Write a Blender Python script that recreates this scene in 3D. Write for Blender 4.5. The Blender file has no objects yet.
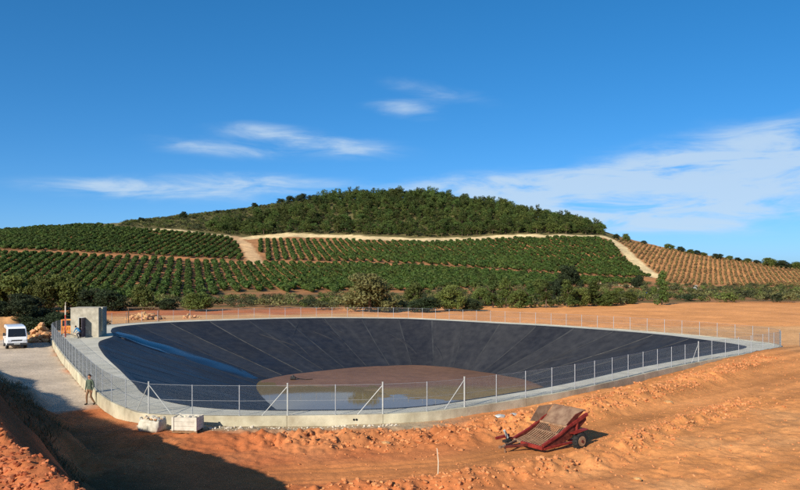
import bpy, bmesh, math, random
import numpy as np
from mathutils import Vector, Matrix

random.seed(7)
RNG = np.random.default_rng(7)
sc = bpy.context.scene
COL = sc.collection
R = math.radians

# ------------------------------------------------------------------ camera
F, CX, HY, CH = 778.0, 400.0, 270.0, 7.85      # focal length and horizon row in photo pixels, eye height
cam_d = bpy.data.cameras.new('camera')
cam = bpy.data.objects.new('camera', cam_d)
COL.objects.link(cam)
cam.location = (0, 0, CH)
cam.rotation_euler = (R(90), 0, 0)
cam_d.sensor_width = 36
cam_d.lens = 36 * F / 800
cam_d.shift_y = (HY - 245) / 800
cam_d.clip_end = 12000
sc.camera = cam

# ------------------------------------------------------------------ world, sun, exposure
SUN_EL = R(27.5)
SUN_TR = Vector((0.56, 0.83)).normalized()        # the way shadows run on the ground
sun_from = Vector((-SUN_TR.x * math.cos(SUN_EL), -SUN_TR.y * math.cos(SUN_EL), math.sin(SUN_EL)))
w = bpy.data.worlds.new('World')
sc.world = w
w.use_nodes = True
NT = w.node_tree
NT.nodes.clear()


def wn(t, **k):
    n = NT.nodes.new(t)
    for a, v in k.items():
        setattr(n, a, v)
    return n


def wm(op, a, b=None, c=None):
    n = wn('ShaderNodeMath', operation=op)
    for i, v in enumerate((a, b, c)):
        if v is None:
            continue
        if isinstance(v, (int, float)):
            n.inputs[i].default_value = v
        else:
            NT.links.new(v, n.inputs[i])
    return n.outputs[0]


sky = wn('ShaderNodeTexSky', sky_type='NISHITA')
sky.sun_disc = False
sky.sun_elevation = SUN_EL
sky.sun_rotation = math.atan2(sun_from.x, sun_from.y)
sky.altitude = 300
sky.air_density = 0.5
sky.dust_density = 0.9
sky.ozone_density = 6.0
hs = wn('ShaderNodeHueSaturation')
hs.inputs['Saturation'].default_value = 1.2
hs.inputs['Value'].default_value = 1.5
NT.links.new(sky.outputs[0], hs.inputs['Color'])
gam = wn('ShaderNodeGamma')          # the camera's soft response to a bright horizon
gam.inputs[1].default_value = 0.78
NT.links.new(hs.outputs[0], gam.inputs[0])
tc = wn('ShaderNodeTexCoord')
sep = wn('ShaderNodeSeparateXYZ')
NT.links.new(tc.outputs['Generated'], sep.inputs[0])
az = wm('ARCTAN2', sep.outputs[0], sep.outputs[1])
el = wm('ARCSINE', sep.outputs[2])
cmb = wn('ShaderNodeCombineXYZ')
NT.links.new(wm('MULTIPLY', az, 1.0), cmb.inputs[0])
NT.links.new(wm('MULTIPLY', el, 5.0), cmb.inputs[1])
n1 = wn('ShaderNodeTexNoise')
n1.inputs['Scale'].default_value = 9.0
n1.inputs['Detail'].default_value = 7.0
n1.inputs['Roughness'].default_value = 0.6
n1.inputs['Distortion'].default_value = 0.5
NT.links.new(cmb.outputs[0], n1.inputs[0])
n2 = wn('ShaderNodeTexNoise')
n2.inputs['Scale'].default_value = 2.3
n2.inputs['Detail'].default_value = 4.0
NT.links.new(cmb.outputs[0], n2.inputs[0])
CLOUDS = [  # photo x, y, half width, half height, slope, weight
    (95, 187, 75, 8, 0.0, .75), (200, 190, 110, 12, -.01, .9), (262, 181, 70, 8, .05, .75),
    (318, 144, 80, 11, .08, .95), (215, 149, 70, 8, .05, .75), (268, 131, 45, 8, .06, .5),
    (405, 109, 36, 9, .08, .75), (438, 92, 60, 9, .18, .5),
    (500, 184, 120, 9, 0.0, .8), (560, 192, 140, 18, -.03, 1.3), (660, 184, 130, 30, -.12, 1.5),
    (770, 162, 120, 34, -.16, 1.6), (640, 216, 150, 18, .03, 1.0), (740, 208, 70, 16, -.05, .7)]
dens = None
for (px, py, hw, hh, sl, wt) in CLOUDS:
    a0 = math.atan2(px - CX, F)
    ca = math.cos(a0)
    e0 = math.atan2(HY - py, F / ca)
    ha, he = hw / F * ca * ca, hh / F * ca
    da = wm('SUBTRACT', az, a0)
    de = wm('ADD', wm('SUBTRACT', el, e0), wm('MULTIPLY', da, sl))
    q = wm('ADD', wm('POWER', wm('ABSOLUTE', wm('DIVIDE', da, ha)), 2.0), wm('POWER', wm('ABSOLUTE', wm('DIVIDE', de, he)), 2.0))
    g = wm('MULTIPLY', wm('EXPONENT', wm('MULTIPLY', q, -1.0)), wt)
    dens = g if dens is None else wm('ADD', dens, g)
# the same thin cloud goes on over the rest of the sky
far_az = wm('MULTIPLY', wm('GREATER_THAN', wm('ABSOLUTE', az), 0.6), wm('MULTIPLY', wm('SUBTRACT', n2.outputs[0], .5), 2.2))
dens = wm('ADD', dens, wm('MAXIMUM', far_az, 0.0))
dens = wm('MULTIPLY', wm('MINIMUM', dens, 1.45), wm('MULTIPLY', wm('SUBTRACT', n1.outputs[0], .27), 2.6))
mr = wn('ShaderNodeMapRange', interpolation_type='SMOOTHSTEP')
NT.links.new(dens, mr.inputs[0])
mr.inputs[1].default_value = 0.05
mr.inputs[2].default_value = 0.95
mr.inputs[4].default_value = 0.78
mixc = wn('ShaderNodeMixRGB')
NT.links.new(mr.outputs[0], mixc.inputs[0])
tone = wn('ShaderNodeMixRGB', blend_type='MULTIPLY')
tone.inputs[0].default_value = 1.0
tone.inputs[2].default_value = (.95, 1.07, 1.09, 1)
NT.links.new(gam.outputs[0], tone.inputs[1])
NT.links.new(tone.outputs[0], mixc.inputs[1])
mixc.inputs[2].default_value = (3.9, 4.9, 5.9, 1)
bg = wn('ShaderNodeBackground')
bg.inputs[1].default_value = 0.12
NT.links.new(mixc.outputs[0], bg.inputs[0])
wo = wn('ShaderNodeOutputWorld')
NT.links.new(bg.outputs[0], wo.inputs[0])

sun_d = bpy.data.lights.new('sun', 'SUN')
sun_d.energy = 5.0
sun_d.angle = R(0.53)
sun_d.color = (1.0, 0.93, 0.80)
sun = bpy.data.objects.new('sun', sun_d)
COL.objects.link(sun)
sun.location = (-30, -40, 60)
sun.rotation_euler = sun_from.to_track_quat('Z', 'Y').to_euler()

vs = sc.view_settings
vs.view_transform = 'Standard'
vs.look = 'None'
vs.exposure = 0.3
vs.gamma = 1.0
vs.use_curve_mapping = False
sc.render.engine = 'CYCLES'
sc.cycles.use_denoising = False
sc.cycles.max_bounces = 6
sc.cycles.transparent_max_bounces = 8
sc.cycles.sample_clamp_indirect = 6


# ------------------------------------------------------------------ materials
def srgb(r, g, b):
    return tuple(((v / 255) / 12.92 if v / 255 <= .04045 else ((v / 255 + .055) / 1.055) ** 2.4) for v in (r, g, b))


def new_mat(name):
    m = bpy.data.materials.new(name)
    m.use_nodes = True
    nt = m.node_tree
    return m, nt, nt.nodes['Principled BSDF']


def mat(name, c1, c2=None, scale=4.0, rough=.75, metal=0.0, bump=0.0, bscale=None, spec=.3, rnd=0.0, detail=5.0, world=False, lo=.35, hi=.65, coat=0.0, bdist=.02):
    m, nt, p = new_mat(name)
    p.inputs['Roughness'].default_value = rough
    p.inputs['Metallic'].default_value = metal
    p.inputs['Specular IOR Level'].default_value = spec
    p.inputs['Coat Weight'].default_value = coat
    if world:
        g = nt.nodes.new('ShaderNodeNewGeometry').outputs['Position']
    else:
        g = nt.nodes.new('ShaderNodeTexCoord').outputs['Object']
    c2 = c2 or c1
    n = nt.nodes.new('ShaderNodeTexNoise')
    n.inputs['Scale'].default_value = scale
    n.inputs['Detail'].default_value = detail
    n.inputs['Roughness'].default_value = .62
    nt.links.new(g, n.inputs[0])
    r = nt.nodes.new('ShaderNodeMapRange')
    r.inputs[1].default_value = lo
    r.inputs[2].default_value = hi
    nt.links.new(n.outputs[0], r.inputs[0])
    mx = nt.nodes.new('ShaderNodeMixRGB')
    nt.links.new(r.outputs[0], mx.inputs[0])
    mx.inputs[1].default_value = (*c1, 1)
    mx.inputs[2].default_value = (*c2, 1)
    out = mx.outputs[0]
    if rnd:
        oi = nt.nodes.new('ShaderNodeObjectInfo')
        rr = nt.nodes.new('ShaderNodeMapRange')
        rr.inputs[3].default_value = 1 - rnd
        rr.inputs[4].default_value = 1 + rnd
        nt.links.new(oi.outputs['Random'], rr.inputs[0])
        hv = nt.nodes.new('ShaderNodeHueSaturation')
        nt.links.new(rr.outputs[0], hv.inputs['Value'])
        hr = nt.nodes.new('ShaderNodeMapRange')
        hr.inputs[3].default_value = .5 - rnd * .06
        hr.inputs[4].default_value = .5 + rnd * .06
        wt = nt.nodes.new('ShaderNodeMath')
        wt.operation = 'FRACT'
        m7 = nt.nodes.new('ShaderNodeMath')
        m7.operation = 'MULTIPLY'
        m7.inputs[1].default_value = 7.31
        nt.links.new(oi.outputs['Random'], m7.inputs[0])
        nt.links.new(m7.outputs[0], wt.inputs[0])
        nt.links.new(wt.outputs[0], hr.inputs[0])
        nt.links.new(hr.outputs[0], hv.inputs['Hue'])
        nt.links.new(out, hv.inputs['Color'])
        out = hv.outputs[0]
    nt.links.new(out, p.inputs['Base Color'])
    if bump:
        nb = nt.nodes.new('ShaderNodeTexNoise')
        nb.inputs['Scale'].default_value = bscale or scale * 4
        nb.inputs['Detail'].default_value = 6
        nt.links.new(g, nb.inputs[0])
        b = nt.nodes.new('ShaderNodeBump')
        b.inputs['Strength'].default_value = bump
        b.inputs['Distance'].default_value = bdist
        nt.links.new(nb.outputs[0], b.inputs['Height'])
        nt.links.new(b.outputs[0], p.inputs['Normal'])
    return m


def ground_mat(name, fine=3.0, big=.12, bump=.6, dist=.06, var=.22, bscale=2.2):
    """earth: the zone's own colour from the mesh, broken up by large and small noise"""
    m, nt, p = new_mat(name)
    p.inputs['Roughness'].default_value = .95
    p.inputs['Specular IOR Level'].default_value = .1
    at = nt.nodes.new('ShaderNodeAttribute')
    at.attribute_name = 'tint'
    pos = nt.nodes.new('ShaderNodeNewGeometry').outputs['Position']
    val = None
    for s, a, d in ((big, var, 3), (big * 7, var * .7, 4), (fine, var * .9, 6)):
        n = nt.nodes.new('ShaderNodeTexNoise')
        n.inputs['Scale'].default_value = s
        n.inputs['Detail'].default_value = d
        n.inputs['Roughness'].default_value = .65
        nt.links.new(pos, n.inputs[0])
        r = nt.nodes.new('ShaderNodeMapRange')
        r.inputs[1].default_value = .3
        r.inputs[2].default_value = .7
        r.inputs[3].default_value = 1 - a
        r.inputs[4].default_value = 1 + a
        nt.links.new(n.outputs[0], r.inputs[0])
        if val is None:
            val = r.outputs[0]
        else:
            mm = nt.nodes.new('ShaderNodeMath')
            mm.operation = 'MULTIPLY'
            nt.links.new(val, mm.inputs[0])
            nt.links.new(r.outputs[0], mm.inputs[1])
            val = mm.outputs[0]
    hv = nt.nodes.new('ShaderNodeHueSaturation')
    nt.links.new(val, hv.inputs['Value'])
    nt.links.new(at.outputs['Color'], hv.inputs['Color'])
    nt.links.new(hv.outputs[0], p.inputs['Base Color'])
    nb = nt.nodes.new('ShaderNodeTexNoise')
    nb.inputs['Scale'].default_value = bscale
    nb.inputs['Detail'].default_value = 9
    nb.inputs['Roughness'].default_value = .68
    nt.links.new(pos, nb.inputs[0])
    b = nt.nodes.new('ShaderNodeBump')
    b.inputs['Strength'].default_value = bump
    b.inputs['Distance'].default_value = dist
    nt.links.new(nb.outputs[0], b.inputs['Height'])
    nt.links.new(b.outputs[0], p.inputs['Normal'])
    return m


def leaf_mat(name, c1, c2, scale=1.2, rnd=.25, trans=.22):
    m = mat(name, c1, c2, scale=scale, rough=.65, spec=.25, rnd=rnd, lo=.3, hi=.7)
    nt = m.node_tree
    p = nt.nodes['Principled BSDF']
    src = p.inputs['Base Color'].links[0].from_socket
    t = nt.nodes.new('ShaderNodeBsdfTranslucent')
    nt.links.new(src, t.inputs[0])
    mx = nt.nodes.new('ShaderNodeMixShader')
    mx.inputs[0].default_value = trans
    nt.links.new(p.outputs[0], mx.inputs[1])
    nt.links.new(t.outputs[0], mx.inputs[2])
    nt.links.new(mx.outputs[0], nt.nodes['Material Output'].inputs[0])
    return m


M = {}
M['dirt'] = ground_mat('earth', fine=5.0, bump=.7, dist=.05, bscale=5.5, var=.2)
M['hill'] = ground_mat('hill_soil', fine=.35, big=.03, bump=.6, dist=.5, bscale=.5, var=.22)
M['concrete'] = mat('concrete', srgb(160, 150, 126), srgb(200, 192, 166), scale=.7, rough=.9, bump=.3, bscale=9, rnd=.08, spec=.2)
M['slab'] = mat('walkway_concrete', srgb(184, 178, 160), srgb(204, 198, 180), scale=.55, rough=.9, bump=.3, bscale=8, rnd=.06, spec=.2)
M['steel'] = mat('galvanised_steel', srgb(150, 155, 160), srgb(178, 182, 186), scale=6, rough=.5, metal=.35, spec=.4)
M['white_steel'] = mat('white_steel', srgb(160, 162, 160), srgb(182, 184, 180), scale=5, rough=.5, spec=.4)
M['wire'] = mat('fence_wire', srgb(98, 106, 112), srgb(118, 124, 130), scale=5, rough=.55, metal=.3, spec=.4)
M['citrus'] = leaf_mat('citrus_leaves', (.028, .060, .009), (.085, .118, .022), scale=1.3, rnd=.34)
M['pine'] = leaf_mat('pine_needles', (.030, .056, .010), (.098, .122, .026), scale=.6, rnd=.45)
M['olive'] = leaf_mat('olive_leaves', (.110, .112, .034), (.215, .205, .075), scale=.7, rnd=.2)
M['dark_leaf'] = leaf_mat('dark_leaves', (.020, .032, .012), (.048, .064, .024), scale=.7, rnd=.25)
M['mid_leaf'] = leaf_mat('mid_leaves', (.060, .086, .016), (.150, .168, .040), scale=.7, rnd=.25)
M['scrub'] = leaf_mat('scrub_leaves', (.045, .054, .020), (.092, .092, .038), scale=.9, rnd=.3)
M['vine'] = leaf_mat('vine_leaves', (.15, .105, .038), (.29, .185, .07), scale=1.2, rnd=.35)
M['dry_grass'] = leaf_mat('dry_grass', (.10, .085, .035), (.17, .135, .06), scale=3, rnd=.2)
M['bark'] = mat('bark', (.09, .06, .04), (.15, .105, .07), scale=6, rough=.95, bump=.6, spec=.1)
M['clod'] = mat('clods', srgb(168, 102, 62), srgb(212, 148, 98), scale=3, rough=.95, bump=.7, bscale=9, spec=.1, world=True)
M['clod_red'] = mat('red_clods', srgb(138, 70, 44), srgb(192, 120, 80), scale=5, rough=.95, bump=.8, bscale=9, spec=.1, world=True)
M['rock'] = mat('rock', srgb(178, 128, 82), srgb(205, 165, 120), scale=1.2, rough=.9, bump=.7, bscale=8, rnd=.2, spec=.15)
M['pale_rock'] = mat('pale_stone', srgb(200, 185, 160), srgb(222, 212, 192), scale=3, rough=.9, bump=.5, bscale=12, rnd=.12, spec=.15)


# ------------------------------------------------------------------ mesh helpers
class MB:
    def __init__(s):
        s.v, s.f = [], []

    def add(s, verts, faces):
        o = len(s.v)
        s.v += [tuple(v) for v in verts]
        s.f += [tuple(i + o for i in f) for f in faces]
        return s

    def box(s, c, d, rot=None):
        hx, hy, hz = d[0] / 2, d[1] / 2, d[2] / 2
        vs_ = [Vector((x, y, z)) for x in (-hx, hx) for y in (-hy, hy) for z in (-hz, hz)]
        if rot is not None:
            vs_ = [rot @ v for v in vs_]
        return s.add([v + Vector(c) for v in vs_], [(0, 1, 3, 2), (4, 6, 7, 5), (0, 4, 5, 1), (2, 3, 7, 6), (0, 2, 6, 4), (1, 5, 7, 3)])

    def tube(s, pts, r, n=8, caps=True):
        pts = [Vector(p) for p in pts]
        rs = r if isinstance(r, (list, tuple)) else [r] * len(pts)
        rings = []
        for i, p in enumerate(pts):
            d = (pts[min(i + 1, len(pts) - 1)] - pts[max(i - 1, 0)]).normalized()
            up = Vector((0, 0, 1)) if abs(d.z) < .95 else Vector((1, 0, 0))
            a = d.cross(up).normalized()
            b = a.cross(d)
            rings.append([p + (a * math.cos(t) + b * math.sin(t)) * rs[i] for t in (2 * math.pi * k / n for k in range(n))])
        vs_ = [v for rg in rings for v in rg]
        fs = []
        for i in range(len(pts) - 1):
            for k in range(n):
                k2 = (k + 1) % n
                fs.append((i * n + k, i * n + k2, (i + 1) * n + k2, (i + 1) * n + k))
        if caps:
            fs.append(tuple(range(n - 1, -1, -1)))
            fs.append(tuple(range((len(pts) - 1) * n, len(pts) * n)))
        return s.add(vs_, fs)

    def bar(s, a, b, wd, ht):
        """a box-section bar from a to b"""
        a, b = Vector(a), Vector(b)
        d = (b - a).normalized()
        up = Vector((0, 0, 1)) if abs(d.z) < .98 else Vector((1, 0, 0))
        x = d.cross(up).normalized() * wd / 2
        z = x.cross(d).normalized() * ht / 2
        q = [a - x - z, a + x - z, a + x + z, a - x + z, b - x - z, b + x - z, b + x + z, b - x + z]
        return s.add(q, [(0, 1, 2, 3), (7, 6, 5, 4), (0, 4, 5, 1), (1, 5, 6, 2), (2, 6, 7, 3), (3, 7, 4, 0)])

    def plate(s, pts, t):
        """a flat polygon given a thickness"""
        pts = [Vector(p) for p in pts]
        n = (pts[1] - pts[0]).cross(pts[2] - pts[0]).normalized() * t / 2
        k = len(pts)
        return s.add([p + n for p in pts] + [p - n for p in pts],
                     [tuple(range(k)), tuple(range(2 * k - 1, k - 1, -1))] + [(i, k + i, k + (i + 1) % k, (i + 1) % k) for i in range(k)])

    def mesh(s, name):
        me = bpy.data.meshes.new(name)
        me.from_pydata(s.v, [], s.f)
        bm = bmesh.new()
        bm.from_mesh(me)
        bmesh.ops.recalc_face_normals(bm, faces=bm.faces)
        bm.to_mesh(me)
        bm.free()
        return me

    def build(s, name, m, parent=None, bevel=0.0, smooth=False):
        return obj(name, s.mesh(name), m, parent, bevel, smooth)


def obj(name, me, m, parent=None, bevel=0.0, smooth=False):
    o = bpy.data.objects.new(name, me)
    COL.objects.link(o)
    if m is not None and not me.materials:
        me.materials.append(m)
    if parent is not None:
        o.parent = parent
    if smooth:
        me.polygons.foreach_set('use_smooth', [True] * len(me.polygons))
    if bevel:
        md = o.modifiers.new('bevel', 'BEVEL')
        md.width = bevel
        md.segments = 2
        md.limit_method = 'ANGLE'
    return o


def tag(o, label=None, cat=None, group=None, kind=None):
    for k, v in (('label', label), ('category', cat), ('group', group), ('kind', kind)):
        if v:
            o[k] = v
    return o


def empty(name, loc, rz=0.0):
    o = bpy.data.objects.new(name, None)
    COL.objects.link(o)
    o.location = loc
    o.rotation_euler = (0, 0, rz)
    o.empty_display_size = .2
    return o


def copy_tree(o, parent=None):
    c = o.copy()
    COL.objects.link(c)
    c.parent = parent
    for ch in list(o.children):
        copy_tree(ch, c)
    return c


def np_mesh(name, V, Fq, smooth=True):
    me = bpy.data.meshes.new(name)
    V = np.asarray(V, dtype=np.float32)
    Fq = np.asarray(Fq, dtype=np.int32)
    k = Fq.shape[1]
    me.vertices.add(len(V))
    me.vertices.foreach_set('co', V.ravel())
    me.loops.add(Fq.size)
    me.loops.foreach_set('vertex_index', Fq.ravel())
    me.polygons.add(len(Fq))
    me.polygons.foreach_set('loop_start', np.arange(0, Fq.size, k, dtype=np.int32))
    me.polygons.foreach_set('use_smooth', np.full(len(Fq), smooth))
    me.update(calc_edges=True)
    return me


# ------------------------------------------------------------------ noise
def _h(ix, iy, seed):
    n = (ix.astype(np.int64) * 374761393 + iy.astype(np.int64) * 668265263 + seed * 974634777) & 0x7fffffff
    n = ((n ^ (n >> 13)) * 1274126177) & 0x7fffffff
    return ((n ^ (n >> 16)) & 0xffff) / 65535.0


def vnoise(x, y, seed=0):
    x, y = np.asarray(x, float), np.asarray(y, float)
    ix, iy = np.floor(x), np.floor(y)
    fx, fy = x - ix, y - iy
    fx, fy = fx * fx * (3 - 2 * fx), fy * fy * (3 - 2 * fy)
    a, b = _h(ix, iy, seed), _h(ix + 1, iy, seed)
    c, d = _h(ix, iy + 1, seed), _h(ix + 1, iy + 1, seed)
    return (a * (1 - fx) + b * fx) * (1 - fy) + (c * (1 - fx) + d * fx) * fy - .5


def fbm(x, y, seed=0, o=4):
    t, a = 0, 1.0
    for k in range(o):
        t = t + vnoise(x * 2 ** k, y * 2 ** k, seed + k) * a
        a *= .5
    return t


def sstep(a, b, x):
    t = np.clip((x - a) / (b - a), 0, 1)
    return t * t * (3 - 2 * t)


def seg_dist(X, Y, P):
    """distance to a polyline, the position along it and the side (+ = right of its direction)"""
    X, Y = np.asarray(X, float), np.asarray(Y, float)
    best = np.full(X.shape, 1e9)
    pos, side = np.zeros(X.shape), np.zeros(X.shape)
    for i in range(len(P) - 1):
        ax, ay = P[i][:2]
        bx, by = P[i + 1][:2]
        dx, dy = bx - ax, by - ay
        t = np.clip(((X - ax) * dx + (Y - ay) * dy) / (dx * dx + dy * dy), 0, 1)
        d = np.hypot(X - ax - t * dx, Y - ay - t * dy)
        s = np.sign((X - ax) * dy - (Y - ay) * dx)
        k = d < best
        best = np.where(k, d, best)
        pos = np.where(k, i + t, pos)
        side = np.where(k, s, side)
    return best, pos, side


# ------------------------------------------------------------------ the reservoir's three rings: outer wall, liner edge, toe
RING = [  # outer, inner, toe
    (-14.25, 40.3, -14.5, 44.9, -8.5, 66), (-12.4, 38.6, -11.3, 41.5, -7.5, 62.5), (-8.8, 38.1, -8.3, 40.2, -6, 60),
    (-4.9, 38.2, -4.7, 39.9, -4, 58.5), (-.7, 38.6, -.9, 40.3, -1.5, 58), (2.2, 39.7, 1.6, 41.3, 1, 58.5),
    (5.46, 42.1, 4.4, 43.6, 3.5, 60), (9.3, 45.4, 8.1, 46.9, 6, 62), (12.6, 48.8, 11.3, 50.2, 8, 64),
    (18.6, 55.6, 17.2, 57.0, 11, 69), (24.4, 61.6, 23.0, 63.0, 13, 74), (30.6, 67.2, 28.9, 68.7, 14.6, 78.5),
    (35.2, 71.7, 31.9, 72.2, 15.5, 82), (36.4, 76, 32.4, 75.0, 15.6, 84.5), (34.4, 82.2, 31.2, 80.0, 15.2, 87.5),
    (29.7, 90.2, 28.0, 88.2, 14, 91.5), (20.8, 101, 19.4, 99.0, 11, 96), (13.6, 107.2, 12.6, 105, 8.5, 99),
    (6.3, 113.2, 5.6, 111, 5, 101.8), (-.9, 117.2, -1.2, 115, 1, 102.9), (-15, 118, -14.6, 115.6, -6, 100.5),
    (-28.6, 111.8, -27.5, 109.2, -12.3, 95.6), (-34.4, 107.5, -32.8, 105, -14.8, 92.6), (-38.7, 101, -35.5, 98.5, -16, 90.2),
    (-39.2, 92, -34, 92, -16.2, 88.5), (-37.6, 84, -31, 84.5, -15.8, 85.5), (-34.8, 78.0, -29.8, 77.5, -14.9, 82),
    (-29, 66.6, -25.3, 66.8, -13.2, 77), (-23.3, 55.8, -20, 56, -11.5, 72.5), (-17.2, 44.6, -16.8, 49.5, -9.8, 69)]
RP = np.array(RING)
NR = len(RP)


def ring_eval(u):
    """all three rings at parameter u (in control points, periodic), Catmull-Rom"""
    u = np.asarray(u, float) % NR
    i = np.floor(u).astype(int)
    t = (u - i)[:, None]
    p0, p1, p2, p3 = (RP[(i + k) % NR] for k in (-1, 0, 1, 2))
    return .5 * (2 * p1 + (p2 - p0) * t + (2 * p0 - 5 * p1 + 4 * p2 - p3) * t ** 2 + (3 * p1 - p0 - 3 * p2 + p3) * t ** 3)


_u = np.linspace(0, NR, NR * 24 + 1)
_p = ring_eval(_u)
_s = np.concatenate([[0], np.cumsum(np.hypot(*np.diff(_p[:, :2], axis=0).T))])
PERIM = _s[-1]


def ring_at(s):
    """rings at arc length s (metres along the outer wall)"""
    return ring_eval(np.interp(np.asarray(s, float) % PERIM, _s, _u))


OUT = ring_at(np.linspace(0, PERIM, 241))[:, :2]


def inside_dist(X, Y):
    """signed distance to the outer wall, + inside"""
    d, _, _ = seg_dist(X, Y, OUT)
    ins = np.zeros(X.shape, bool)
    for i in range(len(OUT) - 1):
        x1, y1 = OUT[i]
        x2, y2 = OUT[i + 1]
        if y1 == y2:
            continue
        c = ((y1 > Y) != (y2 > Y)) & (X < (x2 - x1) * (Y - y1) / (y2 - y1) + x1)
        ins ^= c
    return np.where(ins, d, -d)


RIM_Z = .70


# ------------------------------------------------------------------ the terrain
def theta(px):
    return math.atan2(px - CX, F)


HX = [-700, -250, 0, 70, 130, 180, 240, 300, 360, 430, 500, 560, 600, 625, 650, 700, 760, 800, 950, 1500]
#       each line: (depth, photo row) per column
L_D = [
    [150] * 7 + [155, 165, 172, 176, 178, 180, 182, 184, 186, 188, 190, 195, 200],
    [230] * 20,
    [380] * 20,
    [520] * 14 + [500, 500, 500, 500, 500, 500],
    [560, 560, 560, 560, 590, 620, 640, 640, 640, 640, 630, 610, 590, 575, 565, 560, 560, 560, 560, 560],
    [900] * 20]
L_Y = [
    [None] * 20,
    [297, 297, 297, 297, 297, 297, 297, 297, 297, 297, 297, 297, 297, 297, 297, 297, 297.5, 298, 298, 298],
    [244, 246, 250.5, 253.5, 256, 259, 262.5, 262.5, 263, 266, 270.5, 275, 277.5, 279, 280.5, 283.5, 285, 286, 287, 288],
    [232, 232, 234, 229.5, 228.5, 231.5, 238, 236.5, 238, 240, 237.5, 236, 237, 243, 252, 260, 266, 270, 272, 272],
    [230, 230, 231.5, 227, 223, 218, 211, 202.5, 198, 199, 209, 222, 231, 238, 244.5, 254.5, 263, 267, 268, 268],
    [None] * 20]
_TH = np.array([theta(x) for x in HX])
_LR, _LZ = [], []
for k in range(6):
    d = np.array(L_D[k], float)
    if k == 0:
        z = np.zeros(20)
    elif k == 5:
        z = _LZ[4] - 30
    else:
        z = CH + (HY - np.array(L_Y[k])) / F * d
    _LR.append(d / np.cos(np.clip(_TH, -.8, .8)))
    _LZ.append(z)
_LR.append(np.full(20, 3000.0))
_LZ.append(np.full(20, -25.0))
_LR.insert(0, _LR[0] - 30)
_LZ.insert(0, np.zeros(20))
_LR, _LZ = np.array(_LR), np.array(_LZ)


def hill_z(th, r):
    th = np.clip(np.asarray(th, float), _TH[0], _TH[-1])
    r = np.asarray(r, float)
    n = len(_LR)
    Rk = [np.interp(th, _TH, _LR[k]) for k in range(n)]
    Zk = [np.interp(th, _TH, _LZ[k]) for k in range(n)]
    sl = [(Zk[k + 1] - Zk[k]) / (Rk[k + 1] - Rk[k]) for k in range(n - 1)]
    tg = [np.zeros_like(th)]
    for k in range(1, n - 1):       # monotone tangents
        tg.append(np.where(sl[k - 1] * sl[k] <= 0, 0, 2 * sl[k - 1] * sl[k] / (sl[k - 1] + sl[k] + 1e-9)))
    tg.append(np.zeros_like(th))
    z = np.where(r >= Rk[-1], Zk[-1], 0.0)
    for k in range(n - 1):
        h = Rk[k + 1] - Rk[k]
        t = np.clip((r - Rk[k]) / h, 0, 1)
        zz = (2 * t ** 3 - 3 * t ** 2 + 1) * Zk[k] + (t ** 3 - 2 * t ** 2 + t) * h * tg[k] + (3 * t ** 2 - 2 * t ** 3) * Zk[k + 1] + (t ** 3 - t ** 2) * h * tg[k + 1]
        z = np.where((r >= Rk[k]) & (r < Rk[k + 1]), zz, z)
    return z


RIDGE = [(9, -16, 6.0), (3, -5, 6.1), (-1, 4, 6.0), (-3.7, 9, 5.25), (-7.2, 14, 4.95), (-10.8, 18.5, 6.1), (-15.2, 25, 5.5), (-22.2, 35, 4.75), (-31.5, 46, 4.9), (-41, 58, 4.2), (-50, 68, 2.0)]
ROAD = [(-8, 29), (-2, 30), (3, 31.2), (7.4, 34.4), (13, 41), (19, 48), (33, 63.5), (50, 78)]
BERM_A = [(-6, 35.2), (-1, 35.4), (2.9, 36.4), (7.0, 39.2), (10.9, 42.6), (14.4, 46.6), (20.6, 53.3), (26.4, 59.2), (31, 63.4)]
BERM_B = [(-3, 26.6), (1.8, 28.6), (4.6, 30.4), (7.2, 31.5), (9.0, 33.7), (11.8, 37.4), (16.5, 42.4), (21, 47)]
TRACK = [(-41, 92), (-39, 82), (-36.8, 74), (-33.2, 66), (-28.2, 57.5), (-23.6, 50), (-20.6, 45.6)]


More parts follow.
